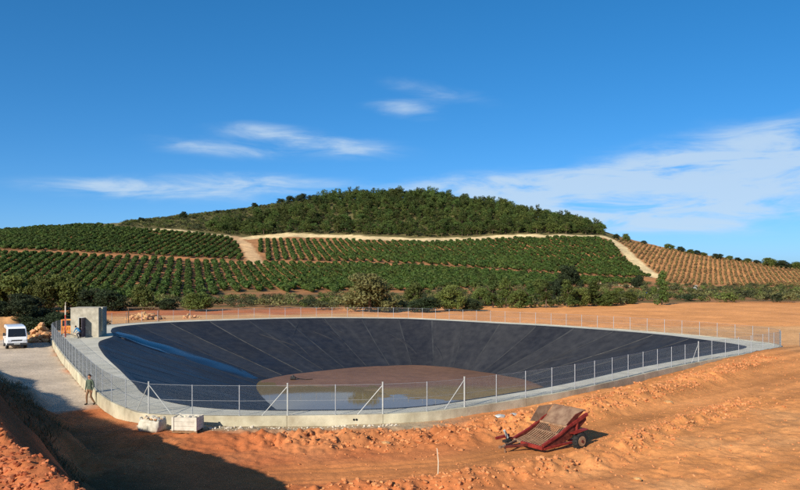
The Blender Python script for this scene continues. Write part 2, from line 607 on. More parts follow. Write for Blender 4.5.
def terrain(X, Y, fine=True):
    X, Y = np.asarray(X, float), np.asarray(Y, float)
    r = np.hypot(X, Y)
    th = np.arctan2(X, Y)
    z = hill_z(th, r)
    z = z + fbm(X / 9, Y / 9, 3, 3) * .25 * sstep(60, 130, r) * (1 + 3 * sstep(200, 560, r))
    near = r < 135
    if np.any(near):
        x, y = X[near], Y[near]
        zz = np.zeros(x.shape)
        d, pos, side = seg_dist(x, y, RIDGE)
        hs_ = np.interp(pos, range(len(RIDGE)), [p[2] for p in RIDGE])
        hs_ = hs_ + (.55 * fbm(pos * 3.1, pos * 0 + 2, 15, 3)) * sstep(4.2, 5.0, pos)
        wr = np.interp(pos, range(len(RIDGE)), [8, 7, 4.6, 4.0, 3.8, 4.2, 5.0, 7.2, 9.0, 9.0, 7])
        d = d * (1 + .25 * fbm(x / 3.1, y / 3.1, 11, 3) * sstep(10, 20, np.hypot(x, y)))
        t = np.clip(d / wr, 0, 1)
        right = hs_ * (1 - t) ** 1.15 * (1 + .35 * t)
        tl = np.clip((d - 14) / 25, 0, 1)
        left = hs_ * (1 - .03 * np.minimum(d, 12)) * (1 - sstep(0, 1, tl))
        left = np.where(pos > 9.5, right, left)
        zz = np.maximum(zz, np.where(side > 0, right, left))
        ind = inside_dist(x, y)
        # made ground against the near wall, and the level behind the far wall
        zz += .22 * sstep(5, 1, -ind) * sstep(-15, -12.5, x) * sstep(60, 45, y)
        zz += .30 * sstep(9, 1, -ind) * sstep(70, 90, y)
        zz += (.16 + .30 * sstep(14, 34, x)) * sstep(7, 1, -ind) * sstep(3, 12, x) * sstep(76, 70, y)
        zz += .55 * sstep(18, 40, x) * sstep(82, 66, y) * sstep(16, 36, y)
        da, pa, _ = seg_dist(x, y, BERM_A)
        zz += (.34 + .16 * vnoise(x / 1.7, y / 1.7, 5)) * sstep(1.9, .2, da) * sstep(-.2, 1.2, -ind) * sstep(.9, 2.6, pa) * sstep(8, 6, pa)
        db, pb, _ = seg_dist(x, y, BERM_B)
        zz += (.30 + .22 * vnoise(x / 1.3, y / 1.3, 6)) * sstep(1.3, .15, db) * sstep(0, 1.2, pb) * sstep(7, 5, pb)
        # bank behind the van
        zz += 2.0 * sstep(93, 97.5, y + 2.2 * fbm(x / 6, y / 6, 8, 3)) * sstep(-46.5, -49.0, x) * sstep(135, 112, y)
        dr, pr, sr = seg_dist(x, y, ROAD)
        if fine:
            rough = .022 + .16 * sstep(2.5, .6, da) + .16 * sstep(2.2, .5, db) + .05 * sstep(3.0, 4.6, dr) * sstep(10, 6, dr) + .05 * sstep(4, -6, x)
            dk, _, _ = seg_dist(x, y, TRACK)
            rough *= .25 + .75 * sstep(2.0, 3.6, dk)
            rough *= .35 + .65 * sstep(1.2, 2.6, dr)
            rough *= .3 + .7 * sstep(.4, 2.2, -ind)
            rough = rough + .05 * sstep(4.5, 1.2, d) * sstep(30, 16, y) * (side < 0)
            rough = np.where(y > 75, .07, rough)
            nz = fbm(x / .8, y / .8, 21, 3) + 1.1 * np.abs(fbm(x / .42, y / .42, 31, 2)) * (1 + vnoise(x / 2.2, y / 2.2, 35))
            sx_, sy_ = x * .78 + y * .62, -x * .62 + y * .78
            zz += .07 * fbm(sx_ / 11, sy_ / .6, 37, 2) * sstep(1, 8, x) * (y < 70)
            zz += rough * 1.5 * nz
            # wheel ruts along the haul road
            off = dr * sr
            for c in (-1.15, -.55, .65, 1.25):
                zz -= .05 * np.exp(-((off - c + .25 * vnoise(pr * 6, pr * 0, 9)) / .16) ** 2) * sstep(0, .6, pr)
            zz += .10 * fbm(x / 4, y / 4, 41, 2)
        zz = np.where(ind > .12, np.minimum(zz, -.2 - 1.1 * np.maximum(ind - .4, 0)), zz)
        zz = np.maximum(zz, -9)
        b = sstep(135, 120, r[near])
        z[near] = zz * b + z[near] * (1 - b)
    return z


def zt(x, y, fine=False):
    return float(terrain(np.array([x]), np.array([y]), fine)[0])


def to_px(X, Y, Z):
    return CX + F * X / Y, HY - F * (Z - CH) / Y


def hit(px, py, r0=118.0, r1=1000.0):
    """where the ray through a photo pixel first meets the terrain"""
    th = theta(px)
    r = np.linspace(r0, r1, 1800)
    x, y = r * math.sin(th), r * math.cos(th)
    z = terrain(x, y, False)
    rz = CH + (HY - py) / F * y
    k = np.argmax(z >= rz)
    if z[k] < rz[k]:
        k = len(r) - 1
    return Vector((x[k], y[k], z[k]))


def trail(pts):
    return [tuple(hit(*p))[:2] for p in pts]


T_LOW = trail([(-140, 246), (-60, 248), (0, 250.8), (60, 253.2), (130, 256.2), (200, 260), (243, 262.8), (300, 262.8), (360, 263.2), (430, 266.3), (500, 270.8), (560, 275), (620, 279), (650, 280.5)])
T_TOPL = trail([(108, 227.8), (130, 228.6), (160, 230), (200, 233), (235, 237.5), (262, 238)])
T_LINK = trail([(236, 237), (246, 245), (251, 254), (257, 263)])
T_SAND = trail([(255, 238), (300, 236), (350, 237.5), (400, 239.3), (440, 239.6), (480, 238.5), (520, 236.5), (560, 235.8), (600, 236.5)])
T_RIGHT = trail([(590, 236), (606, 237.5), (618, 244), (630, 256), (642, 267), (655, 277)])
T_FOOT = trail([(575, 281.5), (620, 285.5), (660, 288), (700, 288.5), (740, 289.5), (800, 291), (880, 292)])

# ---- one polar sheet, fine in front, out past the horizon; split by zone into its named surfaces
ths = np.concatenate([np.arange(-180, -60, 5), np.arange(-60, -34, 1.3), np.arange(-34, 34.01, .15), np.arange(35.3, 60, 1.3), np.arange(60, 180.1, 5)])
ths[-1] = 180
rs = np.concatenate([np.geomspace(.6, 8, 18)[:-1], np.arange(8, 20, .25), np.arange(20, 62, .14), np.arange(62, 126, .6), np.arange(126, 205, 1.6), np.arange(205, 690, 2.4), np.geomspace(690, 6000, 22)])
TT, RR = np.meshgrid(np.radians(ths), rs, indexing='ij')
GX, GY = RR * np.sin(TT), RR * np.cos(TT)
gx, gy = GX.ravel(), GY.ravel()
gz = np.empty_like(gx)
for a in range(0, len(gx), 60000):
    gz[a:a + 60000] = terrain(gx[a:a + 60000], gy[a:a + 60000])
gr = np.hypot(gx, gy)

C_RED = np.array(srgb(188, 110, 66))
C_ORANGE = np.array(srgb(204, 136, 80))
C_PALE = np.array(srgb(210, 158, 106))
C_FIELD = np.array(srgb(222, 152, 92))
C_TRACK = np.array(srgb(190, 172, 150))
C_GRAVEL = np.array(srgb(168, 148, 118))
C_SOIL = np.array(srgb(158, 112, 74))
C_VSOIL = np.array(srgb(184, 130, 82))
C_SCRUB = np.array(srgb(102, 94, 60))
C_SAND = np.array(srgb(216, 190, 142))
C_LINK = np.array(srgb(206, 168, 124))
C_TRAIL = np.array(srgb(190, 126, 80))
C_SHADE_GRASS = np.array(srgb(88, 72, 46))


def lerp(a, b, t):
    return a + (b - a) * np.clip(t, 0, 1)[:, None]


tint = np.tile(C_RED, (len(gx), 1))
wob = fbm(gx / 3, gy / 3, 51, 4)
tint = lerp(tint, C_ORANGE, sstep(-6, 12, gx + 4 * wob + (gy - 36) * .15))
tint = lerp(tint, C_PALE, sstep(.5, 1.0, fbm(gx / 7, gy / 7, 57, 3) + .5) * (gy > 20) * .5)
dR, pR, sR = seg_dist(gx, gy, ROAD)
tint = lerp(tint, C_ORANGE * .92, sstep(2.4, .8, dR + wob) * .6 * sstep(0, 1, pR))
streak = fbm((gx * .78 + gy * .62) / 14, (-gx * .62 + gy * .78) / .8, 59, 3)
tint = tint * (1 + (.42 * streak * sstep(-2, 8, gx) * (gy < 75))[:, None])
tint = lerp(tint, C_PALE, sstep(72, 84, gy) * (gr < 140))
near_in = np.full(len(gx), -99.0)
k = (gr > 25) & (gr < 135) & (gy > 20)
near_in[k] = inside_dist(gx[k], gy[k])
tint = lerp(tint, C_GRAVEL, sstep(2.1, .9, -near_in + .9 * wob) * sstep(62, 40, gy) * sstep(-14, -11, gx) * sstep(5, 0, gx))
fieldm = sstep(-2, 2, gy - (103 + .10 * gx) - 2 * wob) * sstep(-4, 5, gx - (60 - gy) * 0 + 0.25 * (gy - 110)) * sstep(205, 195, gr)
tint = lerp(tint, C_FIELD, fieldm)
dK, pK, sK = seg_dist(gx, gy, TRACK)
trackm = sstep(4.6, 3.0, dK + 1.5 * wob) * (gr < 130)
tint = lerp(tint, C_TRACK, trackm)
hillm = sstep(-3, 8, gr - np.interp(np.arctan2(gx, gy), _TH, _LR[1]))
tint = lerp(tint, C_SOIL, hillm)
ppx, ppy = np.where(gy > 5, CX + F * gx / np.maximum(gy, 5), -999), np.where(gy > 5, HY - F * (gz - CH) / np.maximum(gy, 5), 999)
bare = hillm * sstep(330, 240, gr)
tint = lerp(tint, C_SCRUB * .9, bare * sstep(-.1, .25, fbm(gx / 12, gy / 12, 61, 3)) * .8)
L3r = np.interp(np.arctan2(gx, gy), _TH, _LR[4])
upm = sstep(-6, 4, gr - L3r)
vine_side = sstep(608, 655, ppx)
tint = lerp(tint, C_SCRUB, upm * (1 - vine_side))
tint = lerp(tint, C_VSOIL, vine_side * sstep(370, 390, gr))
trail_mask = np.zeros(len(gx))
kf = (gr > 200) & (gy > 50)
for P, wd, c in ((T_LOW, 3.4, C_TRAIL), (T_TOPL, 3.2, C_SAND), (T_LINK, 3.2, C_LINK), (T_SAND, 6.6, C_SAND), (T_RIGHT, 3.4, C_SAND), (T_FOOT, 3.0, C_SAND * .95)):
    d_ = np.full(len(gx), 999.0)
    d_[kf] = seg_dist(gx[kf], gy[kf], P)[0]
    d_ = d_ + 6.5 * fbm(gx / 14, gy / 14, 71, 3) * (wd > 5) + wob * .8
    m_ = sstep(wd + 1.3, wd - .6, d_)
    tint = lerp(tint, c, m_)
    trail_mask = np.maximum(trail_mask, m_)
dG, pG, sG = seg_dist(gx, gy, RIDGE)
shade_grassm = sstep(2.6, 3.2, pG) * sstep(8.5, 5.5, dG + 1.5 * wob) * (gy < 75) * (sG > 0) * sstep(.1, .5, dG) * sstep(-.45, .0, fbm(gx / 2.5, gy / 2.5, 81, 3) + .12)
tint = lerp(tint, C_SHADE_GRASS, shade_grassm * .85)  # dry grass tone, carried past the grass to paint the bank's shade darker

nt_, nr_ = len(ths), len(rs)
idx = np.arange(nt_ * nr_).reshape(nt_, nr_)
quads = np.stack([idx[:-1, :-1], idx[:-1, 1:], idx[1:, 1:], idx[1:, :-1]], -1).reshape(-1, 4)
qa = quads.mean(1)
qm = lambda a: a[quads].mean(1)
zone = np.zeros(len(quads), int)
zone[qm(fieldm) > .5] = 1
zone[qm(hillm) > .5] = 2
zone[qm(trackm) > .5] = 3
zone[qm(trail_mask) > .5] = 4
ZN = [('ground', 'dirt', 'reddish bare earth of the building site around the reservoir'), ('field', 'dirt', 'smooth orange ploughed field beyond the reservoir'),
      ('hill', 'hill', 'hillside of orchards and scrub rising behind the reservoir'), ('access_track', 'dirt', 'pale dusty access track along the reservoir wall'),
      ('dirt_path', 'hill', 'pale dirt tracks running between the orchards')]
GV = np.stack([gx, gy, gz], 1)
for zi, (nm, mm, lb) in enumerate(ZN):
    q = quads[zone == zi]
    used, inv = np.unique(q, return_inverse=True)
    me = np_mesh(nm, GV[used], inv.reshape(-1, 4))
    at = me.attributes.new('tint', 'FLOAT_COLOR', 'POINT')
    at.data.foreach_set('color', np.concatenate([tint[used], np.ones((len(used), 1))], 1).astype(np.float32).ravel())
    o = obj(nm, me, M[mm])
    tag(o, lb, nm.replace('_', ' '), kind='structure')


# ------------------------------------------------------------------ reservoir: wall panels, walkway slabs, liner sheets, mud, water
def strip_mesh(name, S, profile):
    """sweep a closed cross-section (fraction from outer to inner ring + metres inward, z) along arc lengths S"""
    P = ring_at(S)
    O, I = P[:, :2], P[:, 2:4]
    wdt = np.linalg.norm(I - O, axis=1)[:, None]
    dr = (I - O) / wdt
    V = []
    for fr, mtr, z in profile:
        c = O + (I - O) * fr + dr * mtr
        V.append(np.concatenate([c, np.full((len(S), 1), z)], 1))
    k, n = len(profile), len(S)
    V = np.stack(V, 1).reshape(-1, 3)
    Fq = []
    for i in range(n - 1):
        for j in range(k):
            j2 = (j + 1) % k
            Fq.append((i * k + j, (i + 1) * k + j, (i + 1) * k + j2, i * k + j2))
    mb = MB()
    mb.add(V.tolist(), Fq)
    mb.f += [tuple(range(k)), tuple((n - 1) * k + j for j in range(k - 1, -1, -1))]
    return mb


wall = empty('perimeter_wall', (0, 0, 0))
tag(wall, 'low pale concrete wall of cast panels around the reservoir rim', 'wall')
walk = empty('walkway', (0, 0, 0))
tag(walk, 'pale concrete walkway slabs between the fence and the black liner', 'walkway', kind='structure')
NB = int(round(PERIM / 2.36))            # fence bays
BAY = PERIM / NB
for i in range(0, NB, 2):
    j = min(i + 2, NB)
    S = np.linspace(i * BAY + .008, j * BAY - .008, 7)
    hz = RIM_Z + random.uniform(-.006, .006)
    strip_mesh('panel', S, [(0, 0, -.5), (0, 0, hz), (0, .28, hz), (0, .28, -.5)]).build('panel', M['concrete'], wall, bevel=.012)
    hz = RIM_Z - .03 + random.uniform(-.004, .004)
    strip_mesh('slab', S, [(0, .285, hz - .22), (0, .285, hz), (1, .0, hz), (1, 0, hz - .22)]).build('slab', M['slab'], walk)
# drain holes cast in the near wall
pz = ring_at(np.array([0.0]))
drain = empty('drain_outlet', (0, 0, 0))
sdr = np.interp(3.62, _u, _s)
for k in range(2):
    p, q_ = ring_at(np.array([sdr + .13 * k - .06, sdr + .13 * k]))[:, :2]
    d_ = Vector((q_ - p).tolist() + [0]).normalized()
    n_ = Vector((d_.y, -d_.x, 0))
    c = Vector((p[0], p[1], .47))
    MB().tube([c - n_ * .02, c + n_ * .02], .055, 10).build('pipe_end', mat('black_pipe%d' % k, (.01, .01, .01), rough=.6), drain)
tag(drain, 'pair of small black drain pipe ends in the near concrete wall', 'drain')

# liner
lm, lnt, lp = new_mat('geomembrane')
lp.inputs['Base Color'].default_value = (.012, .012, .014, 1)
lp.inputs['Roughness'].default_value = .42
lp.inputs['Specular IOR Level'].default_value = .42
geo = lnt.nodes.new('ShaderNodeNewGeometry').outputs['Position']
nn = lnt.nodes.new('ShaderNodeTexNoise')
nn.inputs['Scale'].default_value = .25
nn.inputs['Detail'].default_value = 6
lnt.links.new(geo, nn.inputs[0])
rr = lnt.nodes.new('ShaderNodeMapRange')
rr.inputs[1].default_value = .3
rr.inputs[2].default_value = .7
rr.inputs[3].default_value = .50
rr.inputs[4].default_value = .66
lnt.links.new(nn.outputs[0], rr.inputs[0])
lnt.links.new(rr.outputs[0], lp.inputs['Roughness'])
oi = lnt.nodes.new('ShaderNodeObjectInfo')
n5 = lnt.nodes.new('ShaderNodeTexNoise')
n5.inputs['Scale'].default_value = 1.1
n5.inputs['Detail'].default_value = 7
lnt.links.new(geo, n5.inputs[0])
ad = lnt.nodes.new('ShaderNodeMath')
ad.operation = 'MULTIPLY_ADD'
ad.inputs[1].default_value = .35
lnt.links.new(oi.outputs['Random'], ad.inputs[0])
lnt.links.new(n5.outputs[0], ad.inputs[2])
cr = lnt.nodes.new('ShaderNodeMapRange')
cr.inputs[1].default_value = .4
cr.inputs[2].default_value = 1.0
lnt.links.new(ad.outputs[0], cr.inputs[0])
mxl = lnt.nodes.new('ShaderNodeMixRGB')
mxl.inputs[1].default_value = (.012, .012, .015, 1)
mxl.inputs[2].default_value = (.034, .033, .034, 1)
lnt.links.new(cr.outputs[0], mxl.inputs[0])
lnt.links.new(mxl.outputs[0], lp.inputs['Base Color'])
sva = lnt.nodes.new('ShaderNodeAttribute')
sva.attribute_name = 'sv'
st = lnt.nodes.new('ShaderNodeTexNoise')
st.inputs['Scale'].default_value = 1.0
st.inputs['Detail'].default_value = 7
st.inputs['Roughness'].default_value = .62
st.inputs['Distortion'].default_value = .35
lnt.links.new(sva.outputs['Vector'], st.inputs[0])
str_ = lnt.nodes.new('ShaderNodeMapRange')
str_.interpolation_type = 'SMOOTHSTEP'
str_.inputs[1].default_value = .50
str_.inputs[2].default_value = .74
str_.inputs[4].default_value = .3
lnt.links.new(st.outputs[0], str_.inputs[0])
sheen_streak = lnt.nodes.new('ShaderNodeMixRGB')          # pale streaks painting the sheen bands down the slope
sheen_streak.inputs[2].default_value = (.062, .060, .058, 1)
lnt.links.new(str_.outputs[0], sheen_streak.inputs[0])
lnt.links.new(mxl.outputs[0], sheen_streak.inputs[1])
lnt.links.new(sheen_streak.outputs[0], lp.inputs['Base Color'])
nb = lnt.nodes.new('ShaderNodeTexNoise')
nb.inputs['Scale'].default_value = .9
nb.inputs['Detail'].default_value = 5
lnt.links.new(geo, nb.inputs[0])
bp = lnt.nodes.new('ShaderNodeBump')
bp.inputs['Strength'].default_value = .35
bp.inputs['Distance'].default_value = .12
lnt.links.new(nb.outputs[0], bp.inputs['Height'])
lnt.links.new(bp.outputs[0], lp.inputs['Normal'])
M['liner'] = lm
M['seam'] = mat('liner_seam', (.024, .024, .025), (.05, .049, .047), scale=.4, rough=.5, spec=.4, world=True)
M['weld'] = mat('liner_weld', (.035, .034, .03), (.095, .09, .08), scale=.5, world=True, rough=.6, spec=.4)


def toe_z(y):
    return -4.85 + (y - 86) * .011


def liner_point(S, v):
    """liner surface: v = 0 at the edge on the walkway, 1 at the toe"""
    P = ring_at(S)
    I, T = P[:, 2:4], P[:, 4:6]
    xy = I + (T - I) * v[:, None]
    zt_ = toe_z(T[:, 1])
    z0 = RIM_Z - .03
    z = z0 + (zt_ - z0) * (v ** .92)
    L = np.linalg.norm(T - I, axis=1)
    w_ = np.sin(np.pi * np.clip(v, 0, 1)) ** .5
    z = z + .07 * w_ * fbm(xy[:, 0] / 4, xy[:, 1] / 4, 91, 3) + .012 * w_ * fbm(S / 1.1, v * 3, 95, 2)
    return np.concatenate([xy, z[:, None]], 1)


liner = empty('pond_liner', (0, 0, 0))
tag(liner, 'black geomembrane liner in long welded sheets covering the reservoir slopes', 'liner')
NSH = 40


def far_px(i):
    p_ = ring_at(np.array([PERIM * i / NSH]))[0]
    return CX + F * p_[2] / p_[3] if p_[3] > 72 else -999


PALE_W = {min(range(NSH), key=lambda i: abs(far_px(i) - t_)) for t_ in (165, 200, 640, 700, 735)}
for i in range(NSH):
    s0, s1 = PERIM * i / NSH, PERIM * (i + 1) / NSH
    S = np.linspace(s0, s1, 15)
    vv = np.concatenate([[-.012], np.linspace(0.004, 1.06, 42)])
    A, B = np.meshgrid(S, vv, indexing='ij')
    V = liner_point(A.ravel(), B.ravel())
    V[B.ravel() < 0, 2] = RIM_Z - .024
    V[np.abs(B.ravel() - .004) < 1e-6, 2] = RIM_Z - .022
    n, k = A.shape
    I_ = np.arange(n * k).reshape(n, k)
    Fq = np.stack([I_[:-1, :-1], I_[1:, :-1], I_[1:, 1:], I_[:-1, 1:]], -1).reshape(-1, 4)
    sh = obj('liner_sheet', np_mesh('liner_sheet', V, Fq), M['liner'], liner)
    at = sh.data.attributes.new('sv', 'FLOAT_VECTOR', 'POINT')
    at.data.foreach_set('vector', np.stack([A.ravel() * .42, B.ravel() * 1.5, A.ravel() * 0], 1).astype(np.float32).ravel())
    # welded overlap along the sheet's edge
    hwid = .10 if i % 4 else .16
    Pc = liner_point(np.full(42, s0), np.linspace(.0, 1.0, 42))
    Pd = liner_point(np.full(42, s0 + .05), np.linspace(.0, 1.0, 42))
    dv = Pd - Pc
    dv /= np.linalg.norm(dv, axis=1)[:, None] + 1e-9
    ct = np.maximum(hwid * (1 - .5 * np.linspace(0, 1, 42)), .05)[:, None]
    V = np.concatenate([Pc - dv * ct + [0, 0, .006], Pc + [0, 0, .035], Pc + dv * ct + [0, 0, .006]])
    Fq = [(a + b * 42, a + 1 + b * 42, a + 1 + (b + 1) * 42, a + (b + 1) * 42) for b in range(2) for a in range(41)]
    obj('weld_seam', np_mesh('weld_seam', V, Fq, False), M['weld'] if i in PALE_W else M['seam'], liner)

# long creases in the sheets of the far slope
gcr = np.random.default_rng(17)
for k in range(24):
    s0 = gcr.uniform(.34, .80) * PERIM
    v0, ln = gcr.uniform(.03, .5), gcr.uniform(.2, .5)
    vv = np.linspace(v0, min(v0 + ln, .97), 22)
    ss = s0 + np.linspace(0, gcr.uniform(-5, 5), 22) + .25 * np.sin(vv * 9 + k)
    Pc, Pd = liner_point(ss, vv), liner_point(ss + .05, vv)
    dv = Pd - Pc
    dv /= np.linalg.norm(dv, axis=1)[:, None]
    tp = np.sin(np.linspace(0, np.pi, 22))[:, None] ** .5
    wdc = gcr.uniform(.10, .26)
    V = np.concatenate([Pc - dv * wdc * tp + [0, 0, .004], Pc + np.array([0, 0, 1]) * tp * gcr.uniform(.03, .09) + [0, 0, .006], Pc + dv * wdc * tp + [0, 0, .004]])
    Fq = [(a + b * 22, a + 1 + b * 22, a + 1 + (b + 1) * 22, a + (b + 1) * 22) for b in range(2) for a in range(21)]
    obj('crease', np_mesh('crease', V, Fq, False), M['liner'], liner)

# loose glossy folds of liner lying down the far left corner
M['fold'] = mat('loose_liner', (.010, .011, .014), (.016, .017, .02), scale=.8, rough=.27, spec=.7, bump=.2, bscale=.8, world=True, bdist=.08)
for u0, u1, v0, v1, wd, ht in ((24.1, 23.6, .02, .97, 2.7, .24), (24.8, 24.4, .01, .40, 1.3, .16), (23.5, 23.3, .40, .98, 2.0, .12)):
    nv, na = 60, 11
    vv = np.linspace(v0, v1, nv)
    uu = np.linspace(u0, u1, nv)
    Pc = liner_point(np.interp(uu, _u, _s), vv)
    d = np.gradient(Pc, axis=0)
    d[:, 2] = 0
    d /= np.linalg.norm(d, axis=1)[:, None]
    sd = np.stack([d[:, 1], -d[:, 0], np.zeros(nv)], 1)
    tap = np.minimum(1, np.minimum(np.linspace(0, 8, nv), np.linspace(5, 0, nv)))[:, None]
    V = []
    for k in range(na):
        t = -1 + 2 * k / (na - 1)
        wv = wd * (1 + .18 * np.sin(vv * 17 + k)[:, None]) * (.35 + .65 * tap)
        q = Pc + sd * t * wv
        q[:, 2] += (ht * tap[:, 0] * (1 - t * t) ** .8 * (1 + .25 * np.sin(vv * 23))) + (.02 if abs(t) < .99 else -.25) + (np.interp(vv, [0, .06], [.0, 0]))
        V.append(q)
    V = np.stack(V, 1).reshape(-1, 3)
    Fq = [(a * na + b, a * na + b + 1, (a + 1) * na + b + 1, (a + 1) * na + b) for a in range(nv - 1) for b in range(na - 1)]
    tag(obj('loose_fold', np_mesh('loose_fold', V, Fq), M['fold'], liner), 'glossy fold of slack liner reflecting the blue sky')

# muddy floor
T_ = ring_eval(np.linspace(0, NR, 361)[:-1])[:, 4:6]
ctr = T_.mean(0)
rows = np.linspace(0, 1.05, 70)
V, Fq = [], []
for rr_ in rows:
    xy = ctr + (T_ - ctr) * rr_
    z = toe_z(xy[:, 1]) + .015 + .008 * (xy[:, 0] + 6) * np.clip((92 - xy[:, 1]) / 15, 0, 1) - .35 * np.clip((rr_ - .97) / .08, 0, 1) + .09 * fbm(xy[:, 0] / 3, xy[:, 1] / 3, 33, 4)
    V.append(np.concatenate([xy, z[:, None]], 1))
V = np.concatenate(V)
n = len(T_)
Fq = [(a * n + b, a * n + (b + 1) % n, (a + 1) * n + (b + 1) % n, (a + 1) * n + b) for a in range(len(rows) - 1) for b in range(n)]
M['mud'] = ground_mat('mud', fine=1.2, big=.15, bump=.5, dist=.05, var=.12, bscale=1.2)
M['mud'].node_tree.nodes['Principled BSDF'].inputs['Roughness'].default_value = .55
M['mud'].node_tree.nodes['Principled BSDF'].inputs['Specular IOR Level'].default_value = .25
me = np_mesh('mud', V, Fq)
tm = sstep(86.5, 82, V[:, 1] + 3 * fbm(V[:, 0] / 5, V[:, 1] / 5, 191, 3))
tm = lerp(np.tile(np.array(srgb(120, 88, 66)), (len(V), 1)), np.array(srgb(128, 106, 60)), tm)  # brown mud, turned olive on the near side to imitate the hill's reflection
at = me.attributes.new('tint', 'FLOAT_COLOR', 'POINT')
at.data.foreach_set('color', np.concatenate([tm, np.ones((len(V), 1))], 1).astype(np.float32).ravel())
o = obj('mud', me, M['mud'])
tag(o, 'brown mud flat on the reservoir floor', 'mud', kind='structure')
wmat, wnt, wp = new_mat('muddy_water')
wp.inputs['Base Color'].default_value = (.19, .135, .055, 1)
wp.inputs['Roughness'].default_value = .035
wp.inputs['IOR'].default_value = 1.33
wp.inputs['Specular IOR Level'].default_value = .22
g = wnt.nodes.new('ShaderNodeNewGeometry').outputs['Position']
nz = wnt.nodes.new('ShaderNodeTexNoise')
nz.inputs['Scale'].default_value = 2.2
nz.inputs['Detail'].default_value = 3
wnt.links.new(g, nz.inputs[0])
bb = wnt.nodes.new('ShaderNodeBump')
bb.inputs['Strength'].default_value = .03
bb.inputs['Distance'].default_value = .05
wnt.links.new(nz.outputs[0], bb.inputs['Height'])
wnt.links.new(bb.outputs[0], wp.inputs['Normal'])
Wt = ctr + (T_ - ctr) * 1.12
mbw = MB()
mbw.add([(x, y, -4.86) for x, y in Wt.tolist()] + [(ctr[0], ctr[1], -4.86)], [(i, (i + 1) % n, n) for i in range(n)])
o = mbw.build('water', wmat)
tag(o, 'shallow brown water pooled on the reservoir floor', 'water', kind='structure')

# ------------------------------------------------------------------ fence
fence = empty('perimeter_fence', (0, 0, 0))
tag(fence, 'chain link fence on steel posts standing along the reservoir wall', 'fence')
FH = 1.5
post_me = MB().tube([(0, 0, -.02), (0, 0, FH)], .026, 8).mesh('post')
post_me.materials.append(M['steel'])
big_me = MB().tube([(0, 0, -.02), (0, 0, FH + .06)], .040, 8).tube([(0, 0, FH + .06), (0, 0, FH + .09)], .048, 8).mesh('braced_post')
big_me.materials.append(M['white_steel'])
PS = [(i * BAY) for i in range(NB)]
PP = []
for s in PS:
    r_ = ring_at(np.array([s]))[0]
    O, I = Vector(r_[:2]), Vector(r_[2:4])
    d = (I - O).normalized()
    PP.append(Vector((O.x + d.x * .13, O.y + d.y * .13, RIM_Z)))
# wire panel, one metre wide, scaled to each bay
mbm = MB()
wr_, hgt, pitch = .0021, FH - .06, .085
kx = -hgt
W0 = BAY
segs = []
while kx < W0:
    for sgn in (1, -1):
        a = (kx, 0.0) if sgn == 1 else (kx + hgt, 0.0)
        b = (kx + hgt, hgt) if sgn == 1 else (kx, hgt)
        (x0, z0), (x1, z1) = a, b
        t0, t1 = 0.0, 1.0
        dx = x1 - x0
        ta, tb = (0 - x0) / dx, (W0 - x0) / dx
        lo_, hi_ = min(ta, tb), max(ta, tb)
        t0, t1 = max(0, lo_), min(1, hi_)
        if t1 - t0 > .01:
            segs.append(((x0 + dx * t0, hgt * t0), (x0 + dx * t1, hgt * t1)))
    kx += pitch
for (x0, z0), (x1, z1) in segs:
    mbm.tube([(x0, 0, z0 + .03), (x1, 0, z1 + .03)], wr_, 3, caps=False)
mesh_me = mbm.mesh('wire_panel')
mesh_me.materials.append(M['wire'])
rail_me = MB().tube([(0, 0, 0), (W0, 0, 0)], .006, 5).mesh('tension_wire')
rail_me.materials.append(M['steel'])
BR = {}


def near_px(x, lo=20, hi=75):
    best = min((i for i in range(NB) if lo < PP[i].y < hi), key=lambda i: abs(CX + F * PP[i].x / PP[i].y - x) + (0 if PP[i].y < 60 or x > 600 else 50))
    return best


braced = {near_px(141): 'both', near_px(283): 'left', near_px(380): 'left', near_px(480): 'left', near_px(696): 'left'}
for i, p in enumerate(PP):
    o = obj('post', big_me if i in braced else post_me, None, fence)
    o.location = p
    q = PP[(i + 1) % NB]
    d = q - p
    ang = math.atan2(d.y, d.x)
    for nm_, me_, dz in (('wire_panel', mesh_me, 0), ('tension_wire', rail_me, FH - .03), ('tension_wire', rail_me, .72), ('tension_wire', rail_me, .05)):
        o = obj(nm_, me_, None, fence)
        o.location = p + Vector((0, 0, dz))
        o.rotation_euler = (0, 0, ang)
        o.scale = (d.length / W0, 1, 1)
    if i in braced:
        sides = {'both': (-1, 1), 'left': (-1,), 'right': (1,)}[braced[i]]
        for sd in sides:
            q2 = PP[(i + sd) % NB]
            e = (q2 - p).normalized()
            MB().tube([p + e * .03 + Vector((0, 0, FH - .1)), p + e * 1.25 + Vector((0, 0, .0))], .022, 6).build('brace', M['white_steel'], fence)


# ------------------------------------------------------------------ foliage meshes
def leaf_quads(P, N, size, jitter=.9, seed=0):
    """quads at points P, facing roughly along N"""
    g = np.random.default_rng(seed)
    n = len(P)
    N = N + g.normal(0, jitter, (n, 3))
    N /= np.linalg.norm(N, axis=1)[:, None] + 1e-9
    A = np.cross(N, g.normal(0, 1, (n, 3)))
    A /= np.linalg.norm(A, axis=1)[:, None] + 1e-9
    B = np.cross(N, A)
    sz = size * g.uniform(.6, 1.35, (n, 1))
    a, b = A * sz, B * sz * g.uniform(.55, 1.0, (n, 1))
    V = np.stack([P - a * .5 - b * .2, P + b * -.5 + a * .1, P + a * .55, P + b * .5 - a * .05], 1).reshape(-1, 3)
    return V, np.arange(4 * n).reshape(n, 4)


def blob_points(n, c, rad, g, shell=.35):
    d = g.normal(0, 1, (n, 3))
    d /= np.linalg.norm(d, axis=1)[:, None]
    rr = 1 - shell * g.random((n, 1)) ** 1.5
    return np.array(c) + d * rr * np.array(rad), d


